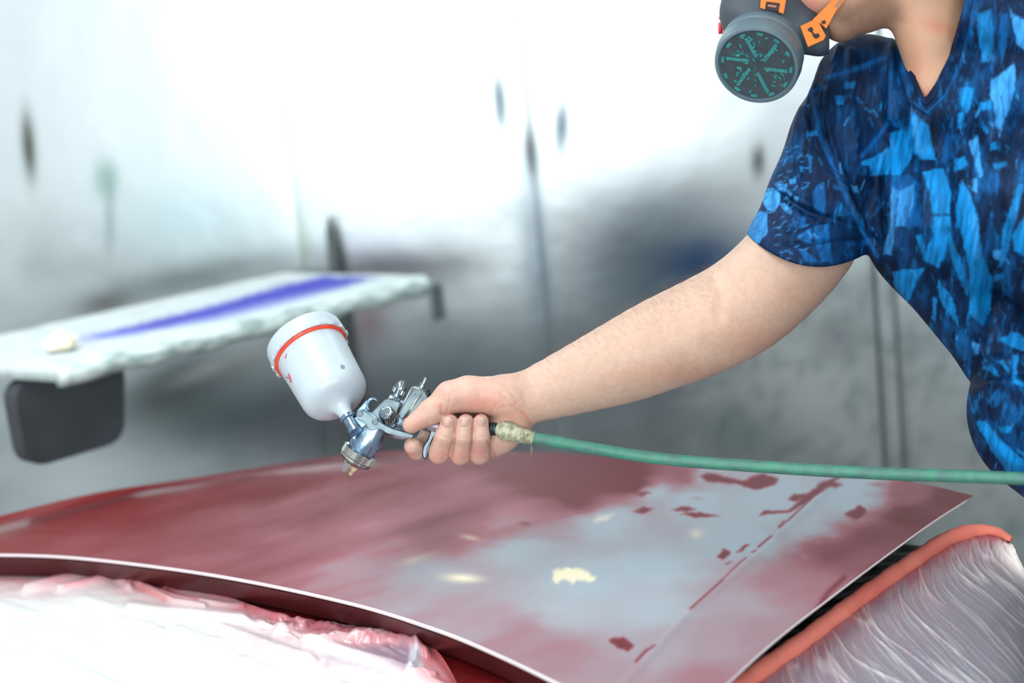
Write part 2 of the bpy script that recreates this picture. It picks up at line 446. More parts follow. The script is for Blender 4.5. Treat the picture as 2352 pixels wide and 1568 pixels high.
def flat(name, pts, m):
    bm = bmesh.new(); bm.faces.new([bm.verts.new(p) for p in pts])
    return tag(bm_obj(name, bm, m), kind='structure')
flat('floor', [(-2.9, -2.6, 0), (3, -2.6, 0), (3, 3.5, 0), (-2.9, 3.5, 0)], M_floor)
flat('ceiling', [(-2.9, -2.6, 3), (3, -2.6, 3), (3, 3.5, 3), (-2.9, 3.5, 3)], M_white)
flat('wall_left', [(-2.9, -2.6, 0), (-2.9, 3.5, 0), (-2.9, 3.5, 3), (-2.9, -2.6, 3)], M_white)
flat('wall_right', [(3, -2.6, 0), (3, 3.5, 0), (3, 3.5, 3), (3, -2.6, 3)], M_white)
flat('wall_front', [(-2.9, -2.6, 0), (3, -2.6, 0), (3, -2.6, 3), (-2.9, -2.6, 3)], M_white)

# dark riser pipe standing against the wall behind the shelf
bm = bmesh.new()
pp = [wall_pt(np.array(x), np.array(y)) + WN * .03 for x, y in ((764, 492), (768, 530), (775, 580))]
base = pp[-1]
tube(bm, [*pp, (base[0], base[1], base[2] - .5), (base[0], base[1], 0)], [.003, .010, .0125, .0125, .0125], 12)
tag(bm_obj('riser_pipe', bm, mat('dark_pipe', (.05, .07, .075), .45, noise=(20, (.1, .12, .12), .6, (1, 1, 1))), smooth=True),
    'thin dark vertical pipe against the metal wall behind the shelf board', 'pipe')
# short dark bolt bracket on the wall right of the shelf tip
bm = bmesh.new()
q = wall_pt(np.array(1005.), np.array(690.)) + WN * .02
tube(bm, [q + np.array([0, 0, .035]), q - np.array([0, 0, .035])], .009, 10)
lathe(bm, q - np.array([0, 0, .02]), WN, [(-.03, .007), (.0, .007)], 10)
tag(bm_obj('wall_catch', bm, mat('catch_metal', (.12, .15, .17), .45, .5, noise=(30, (.05, .06, .07), .5, (1, 1, 1))), smooth=True, ang=40),
    'small dark catch on the metal wall just right of the shelf tip', 'bracket')

# ================================================================== THE SHELF BOARD
ZS = 1.085
A_, B_, C_ = onz(131, 838, ZS), onz(978, 632, ZS), onz(650, 626, ZS)
D_ = A_ + (C_ - B_) * 1.0 + (A_ - B_) * .05
lab = thing('shelf', (A_ + B_ + C_ + D_) / 4 - np.array([0, 0, .06]), 'white paint-spattered shelf board with a blue painted stripe on a dark bracket', 'shelf')
sc_ = Canvas(-60, 560, 1040, 920, 3, lin((198, 208, 210)))
sc_.a += (.16 * (fbm(sc_.X / 40, sc_.Y / 12, 8) - .5))[..., None]
BL = lin((34, 26, 176))
sc_.poly([(210, 772), (300, 748), (470, 706), (640, 658), (740, 634), (868, 636), (790, 662), (640, 698), (470, 738), (330, 764), (250, 776)], BL, .9, 6, 4)
sc_.poly([(360, 762), (420, 742), (620, 690), (760, 662), (700, 688), (520, 735)], lin((120, 130, 200)), .8, 5, 3)
sc_.stroke([(190, 778), (260, 770), (330, 765)], 9, lin((120, 130, 225)), .6)
sc_.stroke([(250, 790), (500, 745), (800, 670), (960, 640)], 14, lin((205, 222, 222)), .6)
nu, nv = 260, 70
u = np.linspace(0, 1, nu)[:, None, None]; v = np.linspace(0, 1, nv)[None, :, None]
D2 = D_ ; 
top = (A_ * (1 - u) + B_ * u) * (1 - v) + (D2 * (1 - u) + C_ * u) * v
top = top + np.array([0, 0, 1]) * (.0025 * (fbm(u[..., 0] * 30, v[..., 0] * 8, 31) - .5))[..., None]
V = top.reshape(-1, 3); qx, qy = proj(V)
M_board = mat('painted_board', (.8, .8, .8), .7, attr='paint', spec=.12)
ctr = (A_ + B_ + C_ + D_) / 4
bot = V.copy(); bot[:, 2] -= .026
ring = [i * nv for i in range(nu)] + [(nu - 1) * nv + j for j in range(1, nv)] + [i * nv + nv - 1 for i in range(nu - 2, -1, -1)] + [j for j in range(nv - 2, 0, -1)]
Q = list(grid_quads(nu, nv)[:, ::1]); nV = len(V)
Q2 = [q[::-1] + nV for q in grid_quads(nu, nv)]
Q3 = [np.array([ring[i - 1], ring[i], ring[i] + nV, ring[i - 1] + nV])[::-1] for i in range(len(ring))]
cc = sc_.get(qx, qy)
edgec = np.tile(lin((198, 214, 214)), (nV, 1)) * (.85 + .3 * rng.random((nV, 1)))
mesh_np('board', np.vstack([V, bot]), np.array(Q + Q2 + Q3), M_board, lab, smooth=False, colors=np.vstack([cc, edgec]))
bm = bmesh.new()              # rolled front nosing, chipped
e = [A_ + (B_ - A_) * t - np.array([0, 0, .018 + .002 * math.sin(t * 40)]) for t in np.linspace(0, 1, 60)]
tube(bm, e, [.016 * (1 + .12 * math.sin(t * 31) * math.cos(t * 57)) for t in range(60)], 10)
bm_obj('nosing', bm, mat('nosing_paint', tuple(lin((205, 222, 220))), .55, noise=(25, tuple(lin((110, 135, 138))), .7, (1, 1, 3)), bump=(50, .5, .005)), lab, smooth=True)
M_dark = mat('dark_bracket_paint', tuple(lin((60, 66, 72))), .5, noise=(6, tuple(lin((46, 48, 52))), .8, (1, 1, 1)))
bm = bmesh.new()              # dark hanging bracket plate with rounded lower corners, in a vertical plane
dirp = (B_ - A_); dirp[2] = 0; dirp /= np.linalg.norm(dirp)
q0 = A_ - dirp * .02 + np.array([-.06, .07, 0]); nrm = np.array([dirp[1], -dirp[0], 0])
def on_plate(px, py):
    v_ = FW + (px - 1176) / FPX * XC - (py - 784) / FPX * YC
    return CAM + ((q0 - CAM) @ nrm) / (v_ @ nrm) * v_
pl = [on_plate(26, 862), on_plate(283, 800), on_plate(287, 1012), on_plate(66, 1078)]
loc = [((p - q0) @ dirp, p[2]) for p in pl]
loc[1] = (loc[1][0], ZS - .03); loc[0] = (loc[0][0], ZS - .03)
rp = rounded(loc, .035)
lo = [bm.verts.new(q0 + s * dirp + np.array([0, 0, z - q0[2]])) for s, z in rp]; hi = [bm.verts.new(q0 + s * dirp + np.array([0, 0, z - q0[2]]) - nrm * .04) for s, z in rp]
bm.faces.new(lo); bm.faces.new(hi)
for i in range(len(lo)): bm.faces.new((lo[i - 1], lo[i], hi[i], hi[i - 1]))
bm_obj('bracket', bm, M_dark, lab)
bm = bmesh.new()              # strut back to the wall, hidden under the board
t0 = (A_ + D_) / 2 * .4 + (B_ + C_) / 2 * .6 - np.array([0, 0, .05]); tw = t0.copy(); tw[1] = 2.85 - .15 * tw[0] - .01
tube(bm, [t0 - np.array([0, .0, 0]), tw], .018, 8)
bm_obj('wall_strut', bm, M_dark, lab)
# the white lump of hardened filler lying on the shelf
bm = bmesh.new(); bmesh.ops.create_icosphere(bm, subdivisions=4, radius=1)
pc = onz(141, 789, ZS + .012)
for v_ in bm.verts:
    c = v_.co; n_ = 1 + .12 * math.sin(c.x * 5 + 1) * math.cos(c.y * 4) + .06 * math.sin(c.z * 9 + c.x * 7)
    v_.co = Vector(pc) + Vector((c.x * .025 * n_, c.y * .022 * n_, c.z * (.019 if c.z > 0 else .012) * n_))
tag(bm_obj('putty_lump', bm, mat('dried_putty', tuple(lin((238, 236, 220))), .7, noise=(40, tuple(lin((215, 205, 170))), .7, (1, 1, 1)), bump=(80, .5, .004)), smooth=True),
    'small off-white lump resting on the near end of the shelf board', 'lump')

# ================================================================== THE CAR
car = thing('car', (-.1, 1.55, 0), 'red and grey primed car with its hood lifted and edges masked in film', 'car')
M_hood = mat('sprayed_primer', (.5, .5, .5), .42, attr='paint', spec=.14, bump=(900, .12, .0006))
_nt = M_hood.node_tree; _a = _nt.nodes.new('ShaderNodeAttribute'); _a.attribute_name = 'wet'
_nt.links.new(_a.outputs['Fac'], _nt.nodes['Principled BSDF'].inputs['Coat Weight']); _nt.nodes['Principled BSDF'].inputs['Coat Roughness'].default_value = .16
M_red = mat('wet_red_paint', tuple(lin((112, 22, 26))), .22, noise=(9, tuple(lin((84, 10, 14))), .7, (1, 1, 1)), coat=.7, bump=(34, .45, .006))
M_inner = mat('engine_bay_dark', tuple(lin((22, 8, 10))), .6, spec=.2, noise=(14, tuple(lin((44, 8, 12))), .6, (1, 1, 1)), bump=(40, .5, .008))

far_px = [(-320, 1268), (-160, 1238), (0, 1196), (250, 1131), (500, 1090), (700, 1058), (900, 1036), (1200, 1037), (1500, 1054), (1900, 1086), (2100, 1108), (2236, 1138)]
near_px = [(-320, 1290), (-160, 1277), (0, 1272), (200, 1281), (500, 1320), (800, 1382), (1000, 1443), (1140, 1500), (1290, 1572), (1400, 1630), (1480, 1665), (1545, 1692)]
def edge3(px, zs):
    px = np.array(px, float); return onz(px[:, 0], px[:, 1], zs)
farZ = np.interp([p[0] for p in far_px], [-320, 900, 1700, 2232], [.905, .915, .922, .915])
nearZ = np.full(len(near_px), .930)
nu, nv = 860, 300
Fc, Nc = catmull(edge3(far_px, farZ), nu), catmull(edge3(near_px, nearZ), nu)
rp = onz(*np.array([(1545, 1692), (1676, 1563), (1789, 1462), (1916, 1364), (2044, 1268), (2146, 1195), (2236, 1138)]).T.astype(float), np.linspace(.930, .915, 7))
Rc = catmull(rp, nv); Lc = catmull(onz(np.linspace(-320, -320, 4), np.linspace(1290, 1268, 4), np.linspace(.93, .905, 4)), nv)
u = np.linspace(0, 1, nu)[:, None, None]; v = np.linspace(0, 1, nv)[None, :, None]
HS = Nc[:, None] * (1 - v) + Fc[:, None] * v + Lc[None] * (1 - u) + Rc[None] * u \
    - ((1 - u) * (1 - v) * Nc[0] + (1 - u) * v * Fc[0] + u * (1 - v) * Nc[-1] + u * v * Fc[-1])
uu, vv = u[..., 0] + 0 * v[..., 0], v[..., 0] + 0 * u[..., 0]
HS[..., 2] += .014 * np.sin(math.pi * np.clip(vv, 0, 1)) * np.sin(math.pi * np.clip(uu, 0, 1)) ** .6
HS[..., 2] += .008 * np.exp(-((vv - .80) / .055) ** 2) * np.clip((.62 - uu) / .3, 0, 1) * np.clip(uu / .1, 0, 1)   # long shoulder line near the far edge
HS[..., 2] += .0012 * (fbm(uu * 14, vv * 5, 12) - .5)
qx, qy = proj(HS.reshape(-1, 3)); qx = qx.reshape(nu, nv); qy = qy.reshape(nu, nv)
cr = [(1935, 1090), (1880, 1145), (1760, 1258), (1700, 1312), (1590, 1402), (1450, 1556), (1380, 1640)]
crx = np.interp(qy, [p[1] for p in cr], [p[0] for p in cr])
sd = (qx - crx) * .7
HS[..., 2] += .0022 * np.exp(-(sd / 9) ** 2) - .0015 * np.clip(sd, 0, 140) / 140 * np.sin(math.pi * np.clip(vv, 0, 1)) ** .4
ry = np.interp(qx, [-300, 0, 250, 500, 800, 950], [1278, 1217, 1153, 1106, 1063, 1048])
HS[..., 2] += .0045 * np.exp(-((qy - ry - 6) / 20) ** 2) * np.clip((980 - qx) / 350, 0, 1) * np.clip((qx - 60) / 240, .25, 1)
hc = Canvas(-420, 980, 2300, 1800, 3, 0.0)
pts = np.array([(0, 1230, 1), (300, 1200, 1), (-300, 1270, 1), (600, 1130, 1), (900, 1060, .95), (1200, 1060, 1.1), (1400, 1070, 1.25), (1560, 1085, .7), (1450, 1110, 1.25), (1320, 1130, 1.15),
 (1100, 1180, .68), (900, 1130, .85), (700, 1180, .8), (300, 1250, .85), (450, 1235, .9), (500, 1285, .62), (700, 1260, .6), (900, 1250, .5), (1000, 1220, .7), (1150, 1200, .42),
 (800, 1330, .38), (1000, 1330, .14), (1000, 1400, .32), (1200, 1265, .03), (1400, 1200, 0), (1600, 1150, -.05), (1500, 1300, -.02), (1350, 1330, -.02), (1300, 1400, .06), (1200, 1450, .34), (1300, 1510, .4),
 (1400, 1550, .3), (1500, 1500, .2), (1500, 1400, .04), (1700, 1240, -.05), (1650, 1450, .28), (1800, 1150, -.1), (1950, 1150, -.05), (1990, 1115, .0), (2080, 1128, .7), (2200, 1140, 1.05),
 (2000, 1225, .85), (2080, 1180, 1.05), (1920, 1260, .8), (1850, 1200, .05), (1800, 1335, .42), (1700, 1380, .25), (1750, 1450, .35), (1900, 1350, .45), (2000, 1290, .65), (1600, 1560, .42), (1500, 1130, .02), (1620, 1090, .1)])
cx_, cy_ = hc.X, hc.Y
wx = fbm(cx_ / 60, cy_ / 25, 40) - .5
Xw, Yw = cx_ + 60 * wx, cy_ + 30 * (fbm(cx_ / 80, cy_ / 30, 44) - .5)
num = 0; den = 0
for px_, py_, val in pts:
    w_ = 1 / (((Xw - px_) ** 2 + ((Yw - py_) * 1.9) ** 2) / 4000 + .15) ** 1.7
    num = num + w_ * val; den = den + w_
f_ = num / den
al_ = (cx_ * .96 - cy_ * .28) / 260; ac_ = (cx_ * .28 + cy_ * .96) / 34
streak = fbm(al_, ac_, 50, 3) - .5
f_ = f_ + streak * .6 * np.clip(f_ * 1.6, 0, 1) * np.clip((1500 - cx_) / 500, 0.2, 1)
hc.a = np.clip(f_, 0, 1.0)[..., None]
def zz(l, s=1.957, ox=1150, oy=1000): return [(ox + a / s, oy + b / s) for a, b in l]
for pl in [[(890, 180), (930, 165), (1000, 180), (1050, 198), (1110, 200), (1130, 180), (1180, 170), (1245, 190), (1240, 215), (1190, 235), (1140, 245), (1080, 220), (1000, 212), (930, 208)],
           [(600, 262), (640, 252), (680, 255), (640, 272)], [(590, 340), (640, 320), (690, 330), (640, 347)], [(765, 335), (830, 316), (880, 328), (830, 342)], [(810, 352), (880, 342), (985, 360), (880, 370)],
           [(1160, 362), (1180, 337), (1290, 338), (1350, 285), (1450, 205), (1540, 183), (1530, 190), (1480, 235), (1400, 285), (1300, 345), (1220, 350)], [(1460, 215), (1540, 222), (1500, 238)],
           [(1290, 290), (1320, 262), (1370, 262), (1370, 275), (1330, 296)], [(1548, 352), (1590, 325), (1610, 310), (1640, 322), (1640, 348), (1600, 374)], [(975, 545), (1000, 510), (1025, 520), (1030, 535), (1000, 556)],
           [(1060, 524), (1100, 490), (1115, 487), (1090, 520)], [(1010, 575), (1035, 565), (1020, 580)], [(482, 915), (550, 903), (600, 945), (575, 970), (520, 952)], [(80, 393), (110, 388), (137, 395), (110, 402)], [(1340, 522), (1385, 528), (1380, 560), (1355, 560)]]:
    hc.poly(zz(pl), 1.0 if pl[0][0] != 1340 else .45, .9, 2.5, 4, seed=3)
hc.blob(*zz([(1690, 218)])[0], 20, 5, .6, .6); hc.blob(*zz([(885, 282)])[0], 14, 3, .6, .5)
for pl, w_ in [([(1530, 182), (1440, 245), (1290, 385)], 3), ([(1275, 390), (1255, 410)], 4), ([(1215, 455), (1160, 500)], 3.5), ([(1148, 518), (1130, 524)], 2), ([(1105, 548), (1070, 575), (1000, 645)], 1.5),
               ([(995, 655), (940, 705), (855, 783)], 4), ([(690, 948), (650, 970), (610, 1015)], 4), ([(1425, 770), (1470, 700), (1545, 630)], 6)]:
    hc.stroke(zz(pl), w_, 1.0, .85)
beige = Canvas(-420, 980, 2300, 1800, 3, 0.0)
beige.poly(zz([(230, 640), (240, 605), (300, 596), (370, 598), (425, 638), (410, 655), (345, 650), (320, 668), (290, 645), (250, 664)]), 1, .95, 4, 5)
beige.poly(zz([(415, 385), (440, 365), (510, 352), (480, 378), (430, 392)]), 1, .45, 4, 3); beige.blob(*zz([(880, 440)])[0], 15, 11, 1, .4)
beige.blob(1062, 1327, 40, 9, 1, .9, 3); beige.blob(1080, 1234, 22, 5, 1, .35, 12); beige.blob(950, 1285, 40, 9, 1, .2, -15)
t = np.clip(hc.get(qx, qy)[..., 0], 0, 1)[..., None]; bg = np.clip(beige.get(qx, qy)[..., 0], 0, 1)[..., None]
prim, mid_, red = lin((152, 164, 173)), lin((142, 86, 96)), lin((92, 8, 20))
colr = np.where(t < .5, prim * (1 - t * 2) + mid_ * t * 2, mid_ * (2 - 2 * t) + red * (2 * t - 1))
left_ = np.clip((900 - qx) / 900, 0, 1)[..., None] * np.clip(t * 1.5 - .3, 0, 1)
colr = colr * (1 - .6 * left_) + .6 * left_ * lin((122, 30, 28))
colr = colr * (1 - bg) + bg * lin((232, 222, 190))
Vt = HS.reshape(-1, 3); Vb = HS[::10, ::10].reshape(-1, 3) - np.array([0, 0, .005])
hood = mesh_np('hood', Vt, grid_quads(nu, nv), M_hood, car, colors=colr.reshape(-1, 3))
wet = hood.data.attributes.new('wet', 'FLOAT', 'POINT')
wet.data.foreach_set('value', np.clip(1.0 * np.exp(-((qy - ry - 4) / 12) ** 2) * np.clip((980 - qx) / 250, 0, 1) + .22 * t[..., 0] * np.clip((1100 - qx) / 600, 0, 1), 0, 1).astype(np.float32).ravel())
hood['label'] = 'hood panel half grey primer, half red'
mesh_np('hood_underside', Vb, grid_quads(len(HS[::10]), len(HS[0, ::10])), M_inner, car)
M_lip = mat('edge_highlight', tuple(lin((218, 206, 208))), .25, .3, coat=.6)  # pale colour paints in the highlight along the hood edges
def ribbon(bm, pts, r, flat=1): tube(bm, pts, r, 8, flat)
bm = bmesh.new(); ribbon(bm, Nc[::8] + np.array([0, 0, -.0015]), .0021); bm_obj('front_lip', bm, M_lip, car, smooth=True)
bm = bmesh.new(); ribbon(bm, Rc[::6] + np.array([0, 0, -.0012]), .0011); ribbon(bm, Fc[::8] + np.array([0, 0, -.002]), .0011); bm_obj('rear_hem', bm, M_lip, car, smooth=True)

# body panel below the lifted front edge
tan = np.gradient(Nc, axis=0); tan[:, 2] = 0; tan /= np.linalg.norm(tan, axis=1)[:, None]
out = np.stack([tan[:, 1], -tan[:, 0], 0 * tan[:, 0]], 1)
def off(c, o, d, z): q = c + o * d; q = q.copy(); q[:, 2] = z; return q
fl = [Nc[::30] + np.array([0, 0, -.002]), Nc[::30] - out[::30] * .006 + np.array([0, 0, -.014]), Nc[::30] - out[::30] * .016 + np.array([0, 0, -.034])]
FG = rowsurf(fl, 260, 14)
mesh_np('front_flange', FG.reshape(-1, 3), grid_quads(260, 14), mat('flange_red', tuple(lin((72, 22, 24))), .35, noise=(10, tuple(lin((52, 8, 12))), .7, (1, 1, 1)), coat=.15), car)
rows = [off(Nc, out, -.10, .885)[::40], off(Nc, out, -.03, .890)[::40], off(Nc, out, .05, .880)[::40], off(Nc, out, .10, .850)[::40], off(Nc, out, .16, .76)[::40]]
FP = rowsurf(rows, 220, 60)
FP[..., 2] += .002 * (fbm(FP[..., 0] * 30, FP[..., 1] * 30, 4) - .5)
mesh_np('front_panel', FP.reshape(-1, 3), grid_quads(220, 60), M_red, car)
bm = bmesh.new()              # pale small data sticker on the underside flange
a0, a1 = onz(856, 1397, .911), onz(878, 1403, .911)
def stk(x0, x1):
    p = a0 + (a1 - a0) * x0; q = a0 + (a1 - a0) * x1; h = np.array([0, 0, .0062])
    bm.faces.new([bm.verts.new(p), bm.verts.new(q), bm.verts.new(q - h), bm.verts.new(p - h)])
stk(0, .42); stk(.56, 1)
bmesh.ops.solidify(bm, geom=bm.faces[:], thickness=.0006)
bm_obj('data_sticker', bm, mat('sticker', tuple(lin((150, 120, 122))), .5, noise=(900, tuple(lin((80, 50, 55))), .9, (1, 1, 1))), car)

# right fender with dark channel
TP = [(2322, 1246), (2285, 1227), (2235, 1227), (2172, 1248), (2095, 1298), (2019, 1350), (1916, 1426), (1840, 1484), (1738, 1554), (1620, 1640), (1500, 1735)]
T3 = onz(*np.array(TP, float).T, .885)
tn = np.gradient(T3, axis=0); tn /= np.linalg.norm(tn, axis=1)[:, None]
inn = np.stack([-tn[:, 1], tn[:, 0], 0 * tn[:, 0]], 1)
inn = np.tile(np.array([-.86, .5, 0.]), (len(T3), 1))
rows = [T3, T3 + inn * .03 - np.array([0, 0, .014]), T3 + inn * .09 - np.array([0, 0, .02]), T3 + inn * .2 - np.array([0, 0, .03])]
IN = rowsurf(rows, 120, 40); IN[..., 2] += .006 * (fbm(IN[..., 0] * 50, IN[..., 1] * 50, 14) - .5)
mesh_np('fender_channel', IN.reshape(-1, 3), grid_quads(120, 40), M_inner, car)
r1 = [(2340, 1285), (2312, 1285), (2266, 1295), (2210, 1325), (2128, 1378), (2050, 1432), (1948, 1506), (1868, 1562), (1760, 1632), (1640, 1715), (1515, 1810)]
r2 = [(2366, 1340), (2352, 1365), (2318, 1400), (2268, 1450), (2185, 1505), (2105, 1560), (1990, 1630), (1905, 1690), (1790, 1760), (1660, 1840), (1530, 1930)]
r3 = [(2400, 1430), (2405, 1480), (2385, 1540), (2340, 1610), (2255, 1680), (2160, 1735), (2040, 1800), (1945, 1860), (1820, 1930), (1685, 2010), (1550, 2090)]
r4 = [(2450, 1600), (2470, 1670), (2455, 1740), (2410, 1820), (2320, 1900), (2220, 1960), (2090, 2030), (1985, 2090), (1850, 2160), (1710, 2240), (1570, 2320)]
def rr(l, z): return onz(*np.array(l, float).T, z)
fr = [T3, rr(r1, .874), rr(r2, .85), rr(r3, .80), rr(r4, .66)]
FE = rowsurf([q - np.array([0, 0, .014 + .02 * (k > 0)]) for k, q in enumerate(fr)], 80, 60)
mesh_np('fender', FE.reshape(-1, 3), grid_quads(80, 60), M_red, car)
bm = bmesh.new()
prism(bm, [(-.86, 1.42), (-.1, 1.2), (.12, 1.18), (.34, 1.3), (.42, 1.5), (.2, 1.72), (-.86, 1.78)], .18, .80, .03)
bm_obj('body_shell', bm, M_inner, car)
M_tyre = mat('tyre_rubber', (.02, .02, .02), .8, bump=(60, .4, .004))
for x_ in (-.62, .22):
    bm = bmesh.new(); lathe(bm, (x_, 1.45, .3), (0, 1, 0), [(-.1, .1), (-.1, .19), (-.1, .27), (-.07, .3), (.07, .3), (.1, .27), (.1, .19), (.1, .1)], 48)
    bm_obj('tyre', bm, M_tyre, car, smooth=True, ang=40)

# ------------------------------------------------------------------ masking film, front left
M_film = mat('masking_film', (.9, .9, .9), .3, attr='paint', coat=.25, bump=(160, .12, .002))
bd = [(-200, 1322), (0, 1316), (110, 1324), (160, 1316), (210, 1306), (268, 1322), (330, 1340), (400, 1353), (455, 1351), (520, 1374), (600, 1404), (660, 1418), (720, 1430), (800, 1434), (880, 1440), (920, 1452), (975, 1476), (1010, 1508), (1045, 1560), (1085, 1640)]
def shift(l, fx, fy): return [(x + fx(x), y + fy(x)) for x, y in l]
b0 = rr(bd, .893); b1 = rr(shift(bd, lambda x: -6, lambda x: 28), .898)
b2 = rr(shift(bd, lambda x: -30, lambda x: 95), .893); b3 = rr(shift(bd, lambda x: -70, lambda x: 230), .865); b4 = rr(shift(bd, lambda x: -120, lambda x: 480), .80); b5 = rr(shift(bd, lambda x: -160, lambda x: 800), .66)
nu2, nv2 = 620, 260
FL = rowsurf([b0, b1, b2, b3, b4, b5], nu2, nv2)
qx, qy = proj(FL.reshape(-1, 3)); qx = qx.reshape(nu2, nv2); qy = qy.reshape(nu2, nv2)
hh = Canvas(-300, 1250, 1200, 1750, 3, 0.0)
def ridge(p, w, a): hh.stroke(p, w, a, 1, add=True)
ridge([(60, 1352), (210, 1312), (265, 1322)], 10, .006); ridge([(135, 1352), (262, 1324), (300, 1348)], 7, .005); ridge([(265, 1322), (400, 1380), (470, 1392)], 6, .004)
ridge([(380, 1352), (455, 1352)], 6, .006); ridge([(455, 1352), (600, 1404), (700, 1436)], 7, .004); ridge([(300, 1340), (420, 1372), (560, 1395)], 4, .003)
ridge([(300, 1395), (430, 1410), (560, 1422), (700, 1470), (900, 1520), (1060, 1600)], 12, .005); ridge([(575, 1418), (600, 1440), (680, 1462), (760, 1478)], 8, -.003)
ridge([(640, 1440), (700, 1430), (800, 1450), (900, 1455)], 8, .004); ridge([(700, 1480), (820, 1462), (930, 1470), (980, 1500)], 10, .007)
ridge([(960, 1475), (955, 1520), (935, 1560)], 9, .006); ridge([(780, 1500), (880, 1515), (930, 1545)], 26, -.002); ridge([(930, 1556), (1000, 1552)], 6, .005)
ridge([(1000, 1490), (1060, 1560), (1100, 1640)], 8, .005)
for k in range(60):
    x = rng.uniform(600, 900); y = np.interp(x, [b[0] for b in bd], [b[1] for b in bd]) + rng.uniform(4, 50); a = rng.uniform(-.6, .5); l = rng.uniform(10, 40)
    ridge([(x, y), (x + l * math.cos(a), y + l * math.sin(a))], rng.uniform(2, 5), rng.choice([-1, 1]) * rng.uniform(.0008, .0022))
for k in range(40):
    x = rng.uniform(-100, 900); y = np.interp(x, [b[0] for b in bd], [b[1] for b in bd]) + rng.uniform(60, 330); l = rng.uniform(80, 260)
    ridge([(x, y), (x + l, y + l * rng.uniform(.2, .5))], rng.uniform(6, 14), rng.uniform(.001, .003))
FL[..., 2] += hh.get(qx, qy)[..., 0] + .0015 * (fbm(qx / 50, qy / 14, 61) - .5)
fc = Canvas(-300, 1250, 1200, 1750, 3, lin((201, 206, 206)))
bx_, by_ = [b[0] for b in bd], [b[1] for b in bd]
dy = fc.Y - np.interp(fc.X, bx_, by_)
pk = np.exp(-np.clip(dy, 0, 999) / (34 + 40 * np.clip((fc.X - 350) / 500, 0, 1)))
pk = np.clip(pk * (.45 + 1.1 * fbm(fc.X / 45, fc.Y / 9, 71)) , 0, 1)[..., None]
fc.a = fc.a * (1 - pk) + pk * lin((196, 110, 122))
fc.stroke([(150, 1350), (262, 1326)], 6, lin((205, 130, 140)), .8); fc.stroke([(290, 1340), (380, 1378)], 5, lin((190, 100, 100)), .7); fc.stroke([(330, 1348), (455, 1380)], 3, lin((150, 50, 60)), .8)
fc.stroke([(385, 1355), (452, 1353)], 5, lin((150, 45, 50)), .7); fc.stroke([(575, 1420), (620, 1436), (680, 1440)], 5, lin((110, 20, 35)), .8)
fc.poly([(650, 1445), (720, 1432), (830, 1440), (880, 1452), (780, 1462), (720, 1478), (660, 1470)], lin((150, 40, 62)), .65, 6, 8)
fc.poly([(600, 1440), (760, 1480), (900, 1470), (980, 1490), (1100, 1650), (1000, 1650), (900, 1530), (760, 1490)], lin((190, 90, 100)), .55, 12, 6)
fc.poly([(740, 1505), (800, 1485), (930, 1480), (960, 1510), (925, 1552), (850, 1535)], lin((142, 128, 146)), .85, 8, 6)
fc.poly([(945, 1490), (965, 1500), (975, 1545), (930, 1560), (935, 1530)], lin((205, 212, 225)), .8, 5, 4)
fc.stroke([(990, 1475), (1040, 1540), (1080, 1620)], 16, lin((190, 80, 75)), .75)
fc.stroke([(400, 1405), (560, 1425), (700, 1470), (880, 1530), (1000, 1590)], 12, lin((240, 225, 228)), .7)
for k in range(26):
    fc.blob(rng.uniform(300, 900), rng.uniform(1420, 1600), rng.uniform(15, 50), rng.uniform(4, 9), lin((225, 190, 196)), .4, 22)
sheet = mesh_np('masking_film', FL.reshape(-1, 3), grid_quads(nu2, nv2), M_film, colors=fc.get(qx, qy).reshape(-1, 3))
tag(sheet, 'white plastic film with pink overspray, draped before the front edge of the hood', 'plastic film')

# ------------------------------------------------------------------ masking film, right fender
nu3, nv3 = 640, 330
FR = rowsurf(fr, nu3, nv3)
U, W_ = np.meshgrid(np.linspace(0, 1, nu3), np.linspace(0, 1, nv3), indexing='ij')
Uc = U + .05 * (fbm(U * 6, W_ * 2, 5) - .5) * W_ + .03 * W_ * np.sin(U * 17)
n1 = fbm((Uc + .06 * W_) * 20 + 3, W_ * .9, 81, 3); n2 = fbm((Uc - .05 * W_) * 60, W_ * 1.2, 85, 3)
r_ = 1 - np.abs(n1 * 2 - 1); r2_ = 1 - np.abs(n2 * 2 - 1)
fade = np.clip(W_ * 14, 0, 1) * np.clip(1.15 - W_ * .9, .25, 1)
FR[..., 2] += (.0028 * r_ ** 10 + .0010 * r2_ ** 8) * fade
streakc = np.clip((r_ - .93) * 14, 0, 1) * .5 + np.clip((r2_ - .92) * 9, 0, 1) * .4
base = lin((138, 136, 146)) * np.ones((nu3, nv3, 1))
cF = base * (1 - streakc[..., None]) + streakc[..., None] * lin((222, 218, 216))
pk = np.clip(np.exp(-W_ / .15) * (.35 + 1.1 * fbm(Uc * 30, W_ * 7, 91)), 0, .95)[..., None]
cF = cF * (1 - pk) + pk * lin((168, 70, 84))
sp = (np.clip((fbm(U * 170, W_ * 60, 95, 2) - .78) * 10, 0, 1) * .4)[..., None]
cF = cF * (1 - sp) + sp * lin((180, 60, 70))
we = np.clip(1 - np.abs(U - .0) / .05, 0, 1)[..., None] * np.clip(W_ * 12, 0, 1)[..., None]
cF = cF * (1 - we) + we * lin((245, 236, 230))
tag(mesh_np('fender_film', FR.reshape(-1, 3), grid_quads(nu3, nv3), M_film, colors=cF.reshape(-1, 3)), 'crinkled translucent grey plastic film gathered below the orange tape on the right fender', 'plastic film')
bm = bmesh.new()
tc_ = catmull(T3 + np.array([0, 0, .004]), 90)
tube(bm, tc_, [min(1, .35 + i / 14) * .0086 + .0004 * math.sin(i * .9) + .0003 * math.sin(i * 2.3) for i in range(90)], 18, .8)
